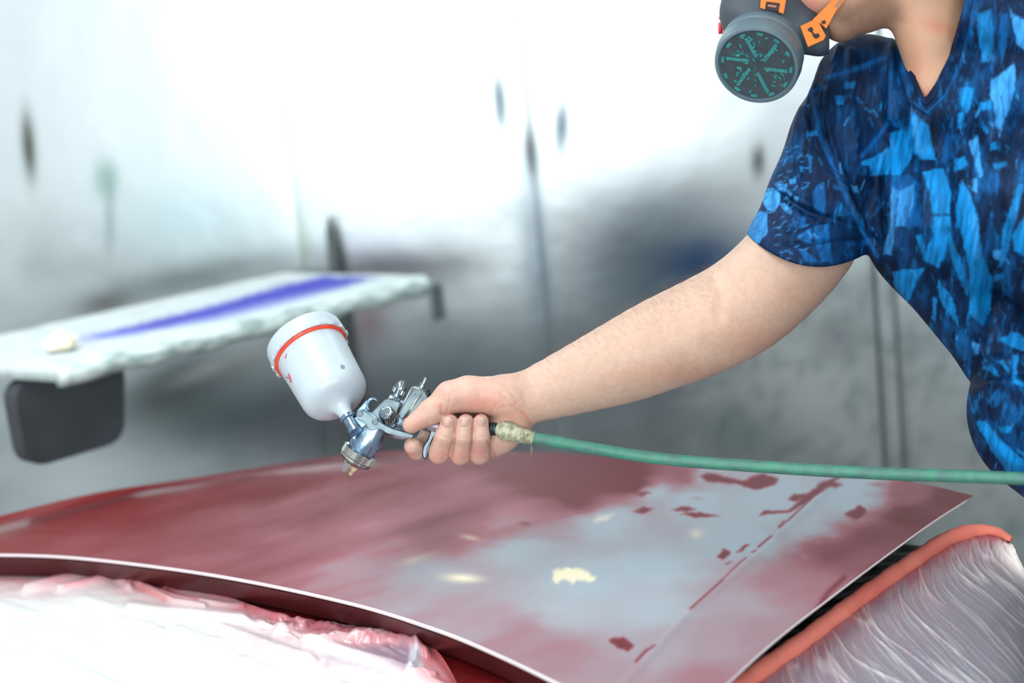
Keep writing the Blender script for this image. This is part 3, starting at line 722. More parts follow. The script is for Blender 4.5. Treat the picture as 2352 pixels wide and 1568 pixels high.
tag(bm_obj('foam_tape', bm, mat('foam_tape', tuple(lin((222, 124, 108))), .75, noise=(12, tuple(lin((200, 92, 82))), .6, (1, 1, 1)), bump=(200, .3, .002), sss=.15), smooth=True),
    'rolled salmon orange foam masking tape running along the fender beside the hood gap', 'tape')

# ================================================================== THE SPRAY GUN (built in px space around the focus plane)
M_chrome = mat('worn_chrome', tuple(lin((138, 150, 158))), .22, 1, noise=(120, tuple(lin((120, 140, 150))), .5, (1, 1, 1)), bump=(500, .12, .0006))
M_blue = mat('blue_stained_alloy', tuple(lin((150, 172, 190))), .27, .95, noise=(70, tuple(lin((60, 92, 130))), .85, (1, 1, 1)), bump=(300, .2, .0008))
M_ring = mat('bright_ring', tuple(lin((176, 178, 174))), .2, 1)
M_trig = mat('matt_steel', tuple(lin((112, 128, 134))), .42, .85, noise=(90, tuple(lin((84, 100, 108))), .6, (1, 1, 1)))
M_brass = mat('brass_horn', tuple(lin((190, 178, 140))), .3, .9, noise=(300, tuple(lin((120, 80, 60))), .6, (1, 1, 1)))
M_cup = mat('milky_plastic', tuple(lin((178, 190, 198))), .34, noise=(14, tuple(lin((168, 182, 194))), .5, (1, 1, 1)), sss=.25, coat=.15)
M_orange = mat('orange_seal', tuple(lin((226, 62, 30))), .35, coat=.3)
M_hand = mat('stained_handle', tuple(lin((150, 146, 158))), .35, .7, noise=(90, tuple(lin((120, 88, 98))), .7, (1, 1, 1)))
gun = thing('spray_gun', P((900, 960, 0)), 'chrome gravity-feed spray gun with a white paint cup, held in the hand', 'spray gun')
U3 = Vector((-.41, -.73, -.545)).normalized()
N0 = Vector((800, 962, 12))
bm = bmesh.new()              # cup body: lathe along its tilted axis, neck to mouth
lathe(bm, N0, U3, [(-6, 13), (0, 14), (22, 17), (34, 22), (42, 33), (48, 50), (54, 63), (62, 72), (72, 77.5), (84, 79.5), (100, 80), (150, 81.5), (205, 84), (214, 84)], 96)
cup = bm_obj('paint_cup', bm, M_cup, gun, smooth=True, space=P, ang=50); cup['label'] = 'milky white paint cup'
bm = bmesh.new(); lathe(bm, N0, U3, [(206, 85), (207, 88.5), (212, 89.5), (216, 88.5), (217, 85)], 96)
bm_obj('sealing_ring', bm, M_orange, cup, smooth=True, space=P)
bm = bmesh.new()
prof = [(214, 84), (213, 92), (216, 94.5), (222, 95), (247, 93), (254, 90), (258, 84), (258, 60), (254, 57), (254, 0.5)]
lathe(bm, N0, U3, prof, 120)
lid = bm_obj('cup_lid', bm, M_cup, gun, smooth=True, space=P, ang=50)
bm = bmesh.new()              # gripping tabs on the rim of the lid
ux = U3.orthogonal().normalized(); uy = U3.cross(ux)
for k in range(16):
    a = 2 * math.pi * k / 16
    for j in range(5):
        pass
    q = [N0 + U3 * s + (ux * math.cos(a + da) + uy * math.sin(a + da)) * r for s in (211, 219) for da in (-.06, .06) for r in (92, 96.5)]
    vs = [bm.verts.new(x) for x in q]
    for f in ((0, 1, 3, 2), (4, 5, 7, 6), (0, 1, 5, 4), (2, 3, 7, 6), (0, 2, 6, 4), (1, 3, 7, 5)): bm.faces.new([vs[i] for i in f])
o = bm_obj('grip_tab', bm, M_cup, lid, space=P); o['kind'] = 'stuff'
# red paint runs and a small moulded dot on the cup
def cup_pt(px, py, r=82.5, s_lift=.4):
    best = None
    for s in np.linspace(60, 210, 151):
        for a in np.linspace(0, 2 * math.pi, 181):
            rr_ = r
            q = N0 + U3 * s + (ux * math.cos(a) + uy * math.sin(a)) * rr_
            d = (q.x - px) ** 2 + (q.y - py) ** 2 - (0 if q.z > (N0 + U3 * s).z else -1e4)
            if best is None or d < best[0]: best = (d, q, (ux * math.cos(a) + uy * math.sin(a)))
    return best[1], best[2]
bm = bmesh.new()
for line in ([(659, 812), (657, 820), (655, 823)], [(662, 858), (666, 868), (668, 878)], [(657, 866), (664, 868)]):
    tube(bm, [cup_pt(x, y, 83.2)[0] for x, y in line], 2.0, 8, .5)
bm_obj('paint_run', bm, mat('red_paint_run', tuple(lin((185, 60, 80))), .4), cup, smooth=True, space=P)
bm = bmesh.new(); q, n_ = cup_pt(786, 842, 81.6); lathe(bm, q, n_, [(-.6, 5.2), (.5, 5.2), (.5, 3.6), (.1, 3.4)], 20)
bm_obj('moulded_dot', bm, mat('dot_grey', tuple(lin((120, 132, 140))), .4), cup, smooth=True, space=P, ang=30)

AX = Vector((.53, -.85, .16)).normalized()      # rearwards along the barrel
SX = Vector((.85, .53, 0))
O0 = Vector((825, 1042, 0))
def T(t, s, w=0): return Vector((825 + t * .53 + s * .85, 1042 - t * .85 + s * .53, w))
cap_ax = Vector((.5, -.83, .22)).normalized()
bm = bmesh.new(); lathe(bm, O0 - cap_ax * 2, cap_ax, [(-9, 36), (-8, 39), (-7.5, 40.2), (9, 40.2), (10, 38), (12, 33)], 220, knurl=(2, 3, 'sq', .022))
ring_o = bm_obj('air_cap_ring', bm, M_ring, gun, space=P)
bm = bmesh.new(); lathe(bm, O0 - cap_ax * 2, cap_ax, [(-26, 12), (-26, 26), (-23, 29), (-20, 33), (-19, 35.5), (-17, 37), (-16, 35), (-14, 35), (-13.5, 38.6), (-11, 38.6), (-8, 35)], 72)
bm_obj('air_cap', bm, M_ring, gun, smooth=True, space=P, ang=35)
def horn(c, m, sc=1.0):
    bm = bmesh.new()
    pts = [(-11, -6), (9, -6), (9, 8), (6, 20), (5, 31), (-4, 31), (-4, 20), (-7, 12), (-11, 8)]
    lo, hi = [], []
    f = -cap_ax; sd_ = Vector((.80, .5, 0)).normalized(); th = f.cross(sd_).normalized()
    for a, b in pts:
        lo.append(bm.verts.new(c + sd_ * a * sc + f * b * sc + th * 4)); hi.append(bm.verts.new(c + sd_ * a * sc + f * b * sc - th * 4))
    bm.faces.new(lo); bm.faces.new(hi)
    for i in range(len(lo)): bm.faces.new((lo[i - 1], lo[i], hi[i], hi[i - 1]))
    bmesh.ops.recalc_face_normals(bm, faces=bm.faces); bmesh.ops.bevel(bm, geom=bm.edges[:], offset=1, segments=2, affect='EDGES')
    return bm_obj('air_horn', bm, m, gun, smooth=True, space=P, ang=50)
horn(Vector((804, 1056, 14)), M_ring, 1.0); horn(Vector((817, 1068, -34)), M_brass, .85)
bm = bmesh.new(); lathe(bm, O0, cap_ax, [(-34, 3), (-33, 5), (-26, 8), (-24, 12)], 24); bm_obj('fluid_tip', bm, M_brass, gun, smooth=True, space=P, ang=40)
# front body: barrel with the cup port
bm = bmesh.new(); lathe(bm, O0, AX, [(8, 33), (14, 33.5), (26, 34), (40, 34), (56, 31), (74, 25), (92, 21)], 56)
bm_obj('barrel', bm, M_blue, gun, smooth=True, space=P, ang=45)
bm = bmesh.new()              # cheek casting between the barrel and the cup port
prism(bm, rounded([(797, 978), (832, 940), (862, 950), (884, 992), (866, 1038), (842, 1030), (812, 1014)], 8), -20, 24, 3, 2)
bm_obj('cheek_casting', bm, M_blue, gun, smooth=True, space=P, ang=45)
bm = bmesh.new(); lathe(bm, N0 + U3 * 2, -U3, [(-6, 16), (-4, 19), (2, 19.5), (5, 18.5), (6, 15), (26, 14.5), (44, 16)], 40)
bm_obj('cup_port', bm, M_blue, gun, smooth=True, space=P, ang=40)
# spraying-width housing
bm = bmesh.new()
prism(bm, rounded([(850, 950), (884, 917), (897, 915), (922, 924), (912, 948), (916, 962), (905, 985), (880, 978)], 5), -22, 22, 3, 2)
bm_obj('valve_housing', bm, M_trig, gun, smooth=True, space=P, ang=45)
bm = bmesh.new()              # C-shaped hook
cpts = [(866, 921), (861, 917), (855, 916), (848, 919), (844, 926), (843, 934), (846, 941)]
tube(bm, [(x, y, 12) for x, y in cpts], [2.6, 3.2, 3.8, 4.2, 4.6, 5, 5], 10)
prism(bm, [(818, 944), (838, 922), (846, 917), (842, 938), (850, 948), (838, 956)], 4, 20, 2, 2)
bm_obj('cup_latch', bm, M_blue, gun, smooth=True, space=P, ang=45)
bm = bmesh.new(); prism(bm, rounded([(884, 930), (915, 915), (960, 925), (965, 965), (930, 990), (896, 982)], 6), -14, 6, 3, 2)
bm_obj('centre_casting', bm, M_blue, gun, smooth=True, space=P, ang=45)
# trigger with its pivot screws
trg = [(818, 953), (821, 946), (828, 942), (837, 944), (846, 950), (858, 957), (872, 968), (884, 976), (900, 984), (948, 998), (950, 1003), (944, 1006), (912, 1000), (888, 995), (879, 988), (868, 984), (858, 988), (849, 987), (843, 981), (841, 974), (832, 966), (821, 962)]
bm = bmesh.new(); prism(bm, rounded(trg, 3, 2), 34, 39, 1, 1)
tr = bm_obj('trigger', bm, M_trig, gun, smooth=True, space=P, ang=40)
bm = bmesh.new(); prism(bm, rounded(trg, 3, 2), -31, -26, 1, 1); tube(bm, [(944, 1002, -28), (952, 1006, 0), (944, 1002, 28)], 5, 10)
tube(bm, [(884, 990, -20), (915, 1000, -6), (945, 1005, 0)], [9, 9, 7], 12)
bm_obj('trigger_blade', bm, M_hand, tr, smooth=True, space=P, ang=40)
for c in ((826, 949), (861, 968)):
    bm = bmesh.new(); lathe(bm, (*c, 36), (0.1, .12, 1), [(0, 7.6), (4.5, 7.6), (6, 6.6), (6, 4.8), (4.6, 4.4)], 28)
    bm_obj('pivot_screw', bm, M_chrome, tr, smooth=True, space=P, ang=30)
def knob(c, ax, prof, kn, name='adjusting_knob', m=None, seg=72):
    bm = bmesh.new(); lathe(bm, c, ax, prof, seg, knurl=kn)
    return bm_obj(name, bm, m or M_chrome, gun, smooth=True, space=P, ang=28)
kn = knob((896, 960, 16), (-.42, -.52, .82), [(-6, 17), (2, 17), (3, 16), (4, 18), (26, 16.8), (28, 15), (28.5, 12.5), (27.5, 11), (27.5, 9), (29, 7.5), (29, 5)], (3, 4, 18, .08))
knob((906, 917, 0), (.42, -.9, .1), [(-6, 12), (-5, 14), (5, 14), (6, 11)], (1, 2, 26, .05))
knob((910, 910, 0), (.42, -.9, .1), [(0, 8.5), (14, 8.5)], None, 'knob_stem', M_blue)
knob((916, 899, 0), (.42, -.9, .1), [(-5, 12), (-4, 15.5), (6, 15.5), (7, 14), (12, 13.4), (18, 11.4), (23, 8), (26, 4), (27, .6)], (1, 2, 22, .06))
# rear block (handle head) with ribs
def para(a, b, c, d): return [a, b, c, d]
bm = bmesh.new(); prism(bm, rounded([(947, 888), (975, 897), (990, 930), (975, 985), (925, 968), (911, 948), (916, 940)], 3), -16, 12, 2, 2)
bl = bm_obj('rear_block', bm, M_trig, gun, smooth=True, space=P, ang=40)
bm = bmesh.new()
for a, b, r_ in (((948, 889), (914, 948), 2.6), ((972, 897), (925, 963), 2.4), ((948, 889), (974, 897), 2.2), ((966, 908), (930, 962), 1.5), ((946, 903), (955, 905), 1.2)):
    tube(bm, [(*a, 13), (*b, 13)], r_, 8)
bm_obj('raised_rib', bm, M_ring, bl, smooth=True, space=P)
knob((960, 893, -2), (.42, -.9, 0), [(-3, 9), (4, 9), (5, 7)], None, 'needle_collar')
knob((967, 890, -2), (.46, -.89, 0), [(-4, 7.5), (8, 7), (10, 5.2), (20, 5.2), (24, 4.4), (26, 2)], None, 'needle_tail')
bm = bmesh.new(); tube(bm, [(972, 904, 2), (977, 895, 2), (983, 894, 0), (987, 902, -2), (984, 918, -4)], [2.5, 3, 3.6, 3.6, 3], 10, .7)
bm_obj('hanging_hook', bm, mat('dark_steel', tuple(lin((70, 84, 94))), .3, .9), gun, smooth=True, space=P)
bm = bmesh.new(); tube(bm, [(958, 945, -2), (985, 968, -2), (1010, 978, -2), (1050, 984, 0), (1100, 986, 6), (1126, 985, 14)], [24, 25, 24, 22, 19, 15], 24, .85)
bm_obj('handle', bm, M_hand, gun, smooth=True, space=P)
bm = bmesh.new()              # finger hook at the front of the handle
prism(bm, rounded([(992, 968), (1016, 974), (1006, 992), (996, 1006), (989, 1022), (985, 1040), (979, 1055), (972, 1053), (969, 1040), (973, 1022), (983, 1008), (989, 988)], 4), -10, 14, 2.5, 2)
bm_obj('finger_hook', bm, mat('hook_steel', tuple(lin((78, 86, 94))), .2, .95, noise=(60, tuple(lin((60, 74, 84))), .6, (1, 1, 1))), gun, smooth=True, space=P, ang=45)
bm = bmesh.new(); lathe(bm, (1118, 984, 12), (1, .06, .2), [(0, 13), (2, 15), (6, 15.5), (8, 14), (10, 15.5), (14, 15.5), (16, 14), (18, 15.5), (22, 15), (24, 12), (30, 11)], 32)
bm_obj('hose_coupling', bm, mat('coupling_dark', tuple(lin((62, 76, 78))), .4, .7, noise=(80, tuple(lin((30, 38, 40))), .7, (1, 1, 1))), gun, smooth=True, space=P, ang=40)

# ------------------------------------------------------------------ the hose
M_hose = mat('green_rubber_hose', tuple(lin((62, 128, 106))), .5, noise=(70, tuple(lin((66, 100, 100))), .8, (1, 1, 1)), bump=(200, .3, .002))
hp = catmull([(1146, 986, 20), (1180, 994, 28), (1225, 1005, 30), (1300, 1018, 32), (1400, 1036, 36), (1500, 1051, 45), (1600, 1061, 70), (1700, 1068, 100), (1850, 1078, 150), (2000, 1086, 200), (2200, 1093, 270), (2352, 1099, 330), (2550, 1110, 400), (2800, 1150, 480)], 160)
hw = P(hp)
hw = np.vstack([hw, catmull(np.array([hw[-1], (1.0, .95, .72), (1.22, .82, .35), (1.38, .80, .06), (1.6, 1.0, .012), (2.1, 1.25, .010)]), 60)[1:]])
hose = thing('air_hose', hw[80], 'long green rubber air hose running from the gun handle to the right edge', 'hose')
bm = bmesh.new(); tube(bm, hw, .0062, 16); bm_obj('hose_tube', bm, M_hose, hose, smooth=True)
bm = bmesh.new()              # frayed beige tape wound on the coupling end
tp = catmull([(1142, 987, 18), (1152, 988, 22), (1168, 990, 28), (1185, 997, 30), (1205, 1001, 30), (1226, 1006, 30)], 60)
tube(bm, tp, [float(np.interp(i, [0, 8, 20, 32, 44, 59], [13, 21, 24, 18, 16, 15])) for i in range(60)], 40)
for v_ in bm.verts:
    x, y, w = v_.co; n_ = fbm(np.array(x / 5.), np.array(y / 4. + w / 5.), 33) - .5
    ctr_ = tp[np.argmin(np.abs(tp[:, 0] - x))]; d_ = Vector((0, y - ctr_[1], w - ctr_[2])); v_.co = v_.co + d_.normalized() * float(n_) * 6 + d_.normalized() * 1.0 * math.sin(x * 1.3) * (x > 1195)
bm_obj('tape_wrap', bm, mat('frayed_cloth_tape', tuple(lin((186, 186, 158))), .9, noise=(160, tuple(lin((96, 98, 84))), .75, (1, 1, 1)), bump=(400, .6, .003)), hose, smooth=True, space=P)
bm = bmesh.new()
for p_ in ([(1222, 1018, 4), (1220, 1026, 6), (1224, 1032, 4), (1219, 1038, 6), (1221, 1044, 4)], [(1218, 1018, 2), (1222, 1028, 0), (1217, 1034, 2)]): tube(bm, P(np.array(p_, float)), .00035, 6)
bm_obj('loose_thread', bm, mat('thread', tuple(lin((170, 160, 130))), .9), hose, smooth=True)

# ================================================================== THE PERSON
hip = np.array([.86, 1.36, .93])
man = thing('person', (.9, 1.36, 0), 'person in a blue patterned t-shirt and half-mask respirator leaning in to spray the hood', 'person')
s_trunk = [((2190, 500, 0), (2430, 480, 245), 205, 205), ((2190, 500, 0), (2372, 782, 10), 205, 165), ((2430, 480, 250), (2600, 760, 250), 205, 172), ((2372, 782, 10), (2600, 760, 250), 165, 170)]
s_belly = [((2425, 940, 80), (2640, 920, 290), 205, 205), ((2500, 1010, 120), (2760, 1130, 200), 195, 205)]
s_sh = [((1990, 195, -70), (1950, 330, -40), 106, 134), ((1990, 195, -70), (2200, 250, 60), 108, 140), ((2200, 250, 60), (2540, 220, 360), 140, 122), ((2540, 220, 360), (2600, 330, 380), 126, 130)]
s_sl = [((1950, 320, -40), (1905, 470, -28), 135, 143), ((1905, 470, -28), (1856, 600, -16), 143, 152), ((1856, 600, -16), (1850, 660, -16), 150, 140)]
s_sl2 = [((2600, 330, 380), (2640, 600, 410), 128, 122)]
s_new = ((2300, 30, 130), (2540, 60, 330), 135, 130)
def solid(p, new=True):
    t = smin(chain(p, s_trunk, 30), chain(p, s_belly, 30), 14)
    d = smin(t, chain(p, s_sh, 40), 45)
    if new: d = smin(d, rc(p, *s_new), 50)
    d = smin(d, np.maximum(chain(p, s_sl2, 20), p[1] - 560), 30)
    return d
def sleeve(p): return np.maximum(chain(p, s_sl, 20), (p[0] - cuff_c[0]) * cuff_n[0] + (p[1] - cuff_c[1]) * cuff_n[1] + .0026 * (p[0] - 1862) ** 2)
cuff_n = np.array([-.1, .99, 0.]); cuff_n /= np.linalg.norm(cuff_n); cuff_c = np.array([1862, 645, -16.])
# --- flesh, in px space --------------------------------------------------------------
palm = [((1188, 920, -8), (1150, 905, -18), 52, 44, .8), ((1180, 925, -30), (1010, 945, -62), 34, 22), ((1180, 935, -34), (1040, 955, -74), 34, 23),
        ((1180, 950, -34), (1075, 965, -70), 34, 23), ((1180, 965, -28), (1106, 982, -58), 36, 23), ((1172, 975, -20), (1128, 1018, -28), 46, 34), ((1150, 1000, -30), (1110, 1010, -50), 40, 26)]
thumb = [((1165, 912, 6), (1075, 905, 12), 50, 40), ((1075, 905, 12), (1035, 912, 16), 40, 36), ((1035, 912, 16), (990, 946, 24), 35, 28), ((990, 946, 24), (944, 976, 30), 28, 20)]
prox = [((1010, 950, -64), (978, 1012, -40), 23, 21), ((1040, 960, -76), (1008, 1040, 2), 24, 24), ((1076, 966, -72), (1057, 1043, 2), 24, 24), ((1108, 982, -60), (1101, 1041, -2), 23, 25)]
dist_ = [[((978, 1012, -40), (958, 1034, -8), 21, 21), ((958, 1034, -8), (948, 1024, 12), 21, 20.5)],
         [((1008, 1040, 2), (1021, 1001, 34), 25, 22), ((1021, 1001, 34), (1033, 970, 40), 22, 20)],
         [((1057, 1043, 2), (1064, 1002, 36), 24.5, 22), ((1064, 1002, 36), (1070, 969, 41), 22, 19)],
         [((1101, 1041, -2), (1104, 1002, 32), 25, 20.5), ((1104, 1002, 32), (1105, 967, 37), 20.5, 17.5)]]
_f = catmull([(1190, 919, -6, 58, .82), (1222, 909, -8, 61, .84), (1328, 870, -10, 79, .88), (1430, 830, -12, 96, .93), (1520, 790, -12, 106, .96), (1610, 752, -12, 112, .98), (1699, 706, -12, 114, 1), (1775, 644, -14, 114, 1), (1852, 556, -20, 115, 1), (1905, 450, -30, 110, 1), (1950, 330, -40, 104, 1)], 26)
fore = [(tuple(a[:3]), tuple(b[:3]), a[3], b[3], (a[4] + b[4]) / 2) for a, b in zip(_f, _f[1:])]
def hand_arm(p):
    pm = chain(p, palm, 16); th = chain(p, thumb, 14); pm = smin(pm, th, 12); pr = None
    for q in prox:
        e = rc(p, *q); pr = e if pr is None else smin(pr, e, 4)
    pm = smin(pm, pr, 10)
    dd = None
    for q, pq in zip(dist_, prox):
        e = smin(chain(p, q, 7), rc(p, *pq), 6)
        dd = e if dd is None else smin(dd, e, 1.2)
    return smin(smin(pm, dd, 1.2), chain(p, fore, 5), 22)
V1, Q1 = nets(hand_arm, (905, 520, -175), (1990, 1085, 150), 2.4)
keep = (V1[:, 0][Q1] < 1970).all(1) & (V1[:, 1][Q1] > 524).all(1); Q1 = Q1[keep]
V1 = relax(V1, Q1, 3, .4)
N1 = vnormals(V1, Q1)
front = np.clip(N1[:, 2] if N1[:, 2] @ (V1[:, 2] - V1[:, 2].mean()) > 0 else -N1[:, 2], 0, 1)
sg = 1 if (N1[:, 2] @ (V1[:, 2] - V1[:, 2].mean())) > 0 else -1
rel = Canvas(880, 500, 2000, 1100, 2, 0.0)     # creases of the skin (negative) and small swellings (positive), in px units
for p_, w_, a_ in [([(1036, 905), (1030, 935), (1026, 948)], 2.5, -1.6), ([(1012, 930), (1014, 948), (1016, 952)], 3, -2), ([(1143, 925), (1128, 950)], 3, -1.0), ([(1150, 905), (1170, 930), (1200, 955), (1218, 978)], 4, -2),
                   ([(1160, 880), (1190, 925)], 5, -.9), ([(1150, 938), (1180, 932)], 3, -1), ([(1120, 1015), (1135, 1040), (1144, 1058)], 2.5, -2.2), ([(1125, 1040), (1130, 1062)], 2, -1.2), ([(1148, 1046), (1150, 1060)], 2, -1.0),
                   ([(975, 950), (985, 965)], 3, -1), ([(1014, 1002), (1036, 1006)], 2.5, -1.0), ([(1052, 1004), (1078, 1006)], 2.5, -1.0), ([(1092, 1003), (1116, 1005)], 2.5, -1.0), ([(1640, 640), (1655, 680), (1650, 720)], 14, -3), ([(960, 1042), (975, 1052)], 3, -1)]:
    rel.stroke(p_, w_, a_, 1, add=True)
for fx, fy, hw_, n_ in ((1024, 1003, 20, 3), (1064, 1004, 19, 3), (1104, 1003, 18, 3), (1006, 1050, 20, 4), (1057, 1053, 19, 4), (1100, 1048, 20, 4), (980, 948, 20, 3), (1030, 925, 14, 2)):
    for q_ in range(n_):
        dy_ = (q_ - n_ / 2) * 4.5
        rel.stroke([(fx - hw_ * .7, fy + dy_ + rng.uniform(-1, 1)), (fx, fy + dy_ + 1.5), (fx + hw_ * .7, fy + dy_ + rng.uniform(-1, 1))], 1.5, -.55, 1, add=True)
for q_ in range(26):
    x_, y_ = rng.uniform(1150, 1215), rng.uniform(880, 975); rel.stroke([(x_, y_), (x_ + rng.uniform(4, 12), y_ + rng.uniform(10, 26))], 1.8, -.5, 1, add=True)
for q_ in range(7):
    rel.stroke([(1128 + q_ * 3, 1052 - q_ * 1.2), (1124 + q_ * 2, 1030 - q_)], 1.6, -.8, 1, add=True)
rel.a += (.7 * (fbm(rel.X / 3.2, rel.Y / 3.2, 303, 3) - .5))[..., None]
for cx, cy, r_, a_ in [(1008, 1047, 14, 1.5), (1057, 1048, 14, 1.5), (1100, 1045, 15, 1.8), (1100, 905, 40, 3), (1045, 900, 22, 2)]: rel.blob(cx, cy, r_, r_, a_, 1, add=True)
V1 = V1 + N1 * sg * (rel.get(V1[:, 0], V1[:, 1])[:, :1] * (front[:, None] > .05) * np.clip(front[:, None] * 2, 0, 1) + .35 * (fbm(V1[:, 0] / 22, V1[:, 1] / 22 + V1[:, 2] / 25, 13)[:, None] - .5))
skin = Canvas(880, 480, 2000, 1100, 3, lin((190, 160, 142)))
m_ = np.clip((1300 - skin.X) / 160, 0, 1)[..., None] * .75
skin.a = skin.a * (1 - m_) + m_ * lin((190, 152, 138))
for cx, cy, rx, ry, c, a_ in [(1008, 1048, 22, 16, (198, 122, 112), .6), (1057, 1050, 22, 14, (198, 122, 112), .55), (1102, 1040, 22, 18, (190, 110, 108), .65), (1110, 925, 60, 22, (222, 140, 122), .6), (1080, 885, 60, 18, (228, 190, 176), .5),
                              (960, 975, 22, 14, (206, 130, 112), .5), (1000, 925, 30, 24, (224, 168, 148), .4), (945, 1045, 18, 10, (196, 122, 96), .5), (1175, 960, 40, 22, (224, 156, 132), .5), (1640, 740, 80, 60, (224, 186, 160), .4), (1750, 780, 90, 40, (200, 140, 118), .45),
                              (1600, 860, 200, 26, (196, 138, 112), .5), (1850, 680, 120, 50, (206, 156, 128), .4), (1480, 760, 120, 60, (206, 168, 142), .4)]:
    skin.blob(cx, cy, rx, ry, lin(c) * .84, a_ * .85)
skin.blob(1019, 972, 4.5, 3.2, lin((170, 20, 28)), 1, -30)
for p_, w_, c in [([(1018, 952), (1110, 952)], 3, (150, 70, 55)), ([(1040, 960), (1046, 1000), (1038, 1060)], 2, (160, 70, 60)), ([(1086, 960), (1084, 1000), (1080, 1058)], 2, (160, 70, 60)), ([(1200, 945), (1222, 978)], 4, (196, 120, 96)), ([(1012, 930), (1015, 950)], 3, (170, 90, 76)),
                   ([(1120, 1015), (1144, 1060)], 2, (150, 80, 60))]: skin.stroke(p_, w_, lin(c), .6)
skin.a *= (1 + .22 * (fbm(skin.X / 7, skin.Y / 7, 19) - .5) + .16 * (fbm(skin.X / 60, skin.Y / 60, 23) - .5))[..., None]
C1 = skin.get(V1[:, 0], V1[:, 1])
# head, neck and trunk on a coarser net of the same body
neck = [((2125, -20, 95), (2150, 190, 92), 76, 66), ((2060, -120, 90), (2160, 60, 60), 90, 105)]
head = [((1932, 52, 96), (1990, 0, 100), 46, 70), ((1990, 0, 100), (2080, -40, 100), 68, 84), ((1900, -40, 95), (1960, -60, 95), 92, 110), ((1900, -150, 90), (2000, -200, 90), 128, 168), ((2000, -200, 90), (2060, -190, 90), 168, 160), ((1782, -95, 95), (1800, -150, 95), 20, 14), ((1798, -60, 95), (1860, -60, 95), 28, 50)]
ear = [((2045, -110, 245), (2050, -150, 250), 14, 18), ((2045, -110, -65), (2050, -150, -70), 14, 18)]
left_arm = [((2600, 330, 380), (2650, 760, 420), 104, 84), ((2650, 760, 420), (2560, 1080, 420), 80, 62)]
def upper(p):
    d = smin(solid(p, False) + 17, chain(p, left_arm, 20), 20)
    d = smin(d, rc(p, (1950, 330, -40), (1866, 530, -22), 104, 104), 10)
    d = smin(d, chain(p, neck, 30), 30)
    h = smin(chain(p, head, 26), chain(p, ear, 8), 8)
    return smin(d, h, 26)
V2, Q2 = nets(upper, (1700, -400, -330), (3000, 1380, 640), 7)
V2 = relax(V2, Q2, 2, .4)
hs = Canvas(1700, -420, 2500, 420, 4, lin((188, 148, 122)))
bn = fbm(hs.X / 7, hs.Y / 7, 29)
hs.poly([(1800, 110), (1800, 40), (1900, 60), (1935, 20), (2010, -20), (2060, -10), (2075, 45), (2000, 80), (1930, 120)], lin((120, 92, 76)), .75, 16, 6)
hs.a *= (1 + .5 * (bn - .5) * np.exp(-((hs.X - 1960) / 110) ** 2 - ((hs.Y - 40) / 60) ** 2))[..., None]
hs.blob(1860, 15, 30, 24, lin((205, 130, 124)), .7); hs.blob(2150, 60, 50, 16, lin((186, 112, 92)), .55, 20); hs.blob(2105, 150, 30, 70, lin((170, 110, 84)), .5, 10)
hs.blob(2125, 220, 26, 20, lin((176, 96, 74)), .6)
C2 = hs.get(V2[:, 0], V2[:, 1])
M_skin = mat('skin', (.8, .6, .5), .48, attr='paint', sss=.25, bump=(700, .18, .0006), spec=.4)
body = mesh_np('body', P(np.vstack([V1, V2])), np.vstack([Q1, Q2 + len(V1)])[:, ::-1], M_skin, man, colors=np.vstack([C1, C2]))
# fingernails
M_nail = mat('nail', tuple(lin((236, 204, 194))), .3, coat=.3, noise=(200, tuple(lin((202, 156, 146))), .4, (1, 1, 1)))
def nail(c, ax, nr, r, hw, L, m=M_nail):
    c, ax, nr = Vector(c), Vector(ax).normalized(), Vector(nr); nr = (nr - ax * nr.dot(ax)).normalized(); sd_ = ax.cross(nr)
    bm = bmesh.new(); g = []
    for i in range(13):
        row = []
        for j in range(13):
            a, b = i / 6 - 1, j / 6 - 1
            k_ = math.sqrt(max(0, 1 - (a * a * b * b) * .55))
            th = b * hw * k_; l = a * L * k_
            lift = r + 1.1 - 1.0 * (max(abs(a), abs(b)) ** 6) - .8 * (a < 0) * abs(a) ** 2
            row.append(bm.verts.new(c + ax * l + (nr * math.cos(th) + sd_ * math.sin(th)) * lift - nr * (.9 * max(0, a) ** 2)))
        g.append(row)
    for i in range(12):
        for j in range(12): bm.faces.new((g[i][j], g[i + 1][j], g[i + 1][j + 1], g[i][j + 1]))
    bmesh.ops.solidify(bm, geom=bm.faces[:], thickness=.6)
    return bm_obj('fingernail', bm, m, body, smooth=True, space=P, ang=60)
nail((1031, 968, 40), (.34, -.92, .12), (.05, 0, 1), 20.3, .66, 13)
nail((1068, 968, 41), (.16, -.96, .12), (.02, 0, 1), 19.4, .66, 12.5)
nail((1105, 967, 37), (.02, -.98, .12), (.02, 0, 1), 17.9, .66, 12)
nail((951, 1024, 8), (-.28, -.62, .55), (.15, -.1, 1), 20, .6, 13)
# fine hair along the upper side of the forearm
hv = V1; sel = np.where((V1[:, 0] > 1260) & (V1[:, 0] < 1640) & (N1[:, 1] * sg < -.35))[0]
pick = rng.choice(sel, 900, replace=False)
bm = bmesh.new()
for i in pick:
    p0 = V1[i]; n0 = N1[i] * sg; L_ = rng.uniform(7, 16)
    d1 = n0 * .55 + np.array([-.75, -.15 + rng.uniform(-.3, .3), rng.uniform(-.4, .4)]); d1 /= np.linalg.norm(d1)
    tube(bm, [p0 - n0 * .5, p0 + n0 * L_ * .25 + d1 * L_ * .35, p0 + n0 * L_ * .28 + d1 * L_], [.16, .12, .05], 3, cap=False)
o = bm_obj('arm_hair', bm, mat('body_hair', tuple(lin((120, 84, 56))), .5), body, space=P); o['kind'] = 'stuff'
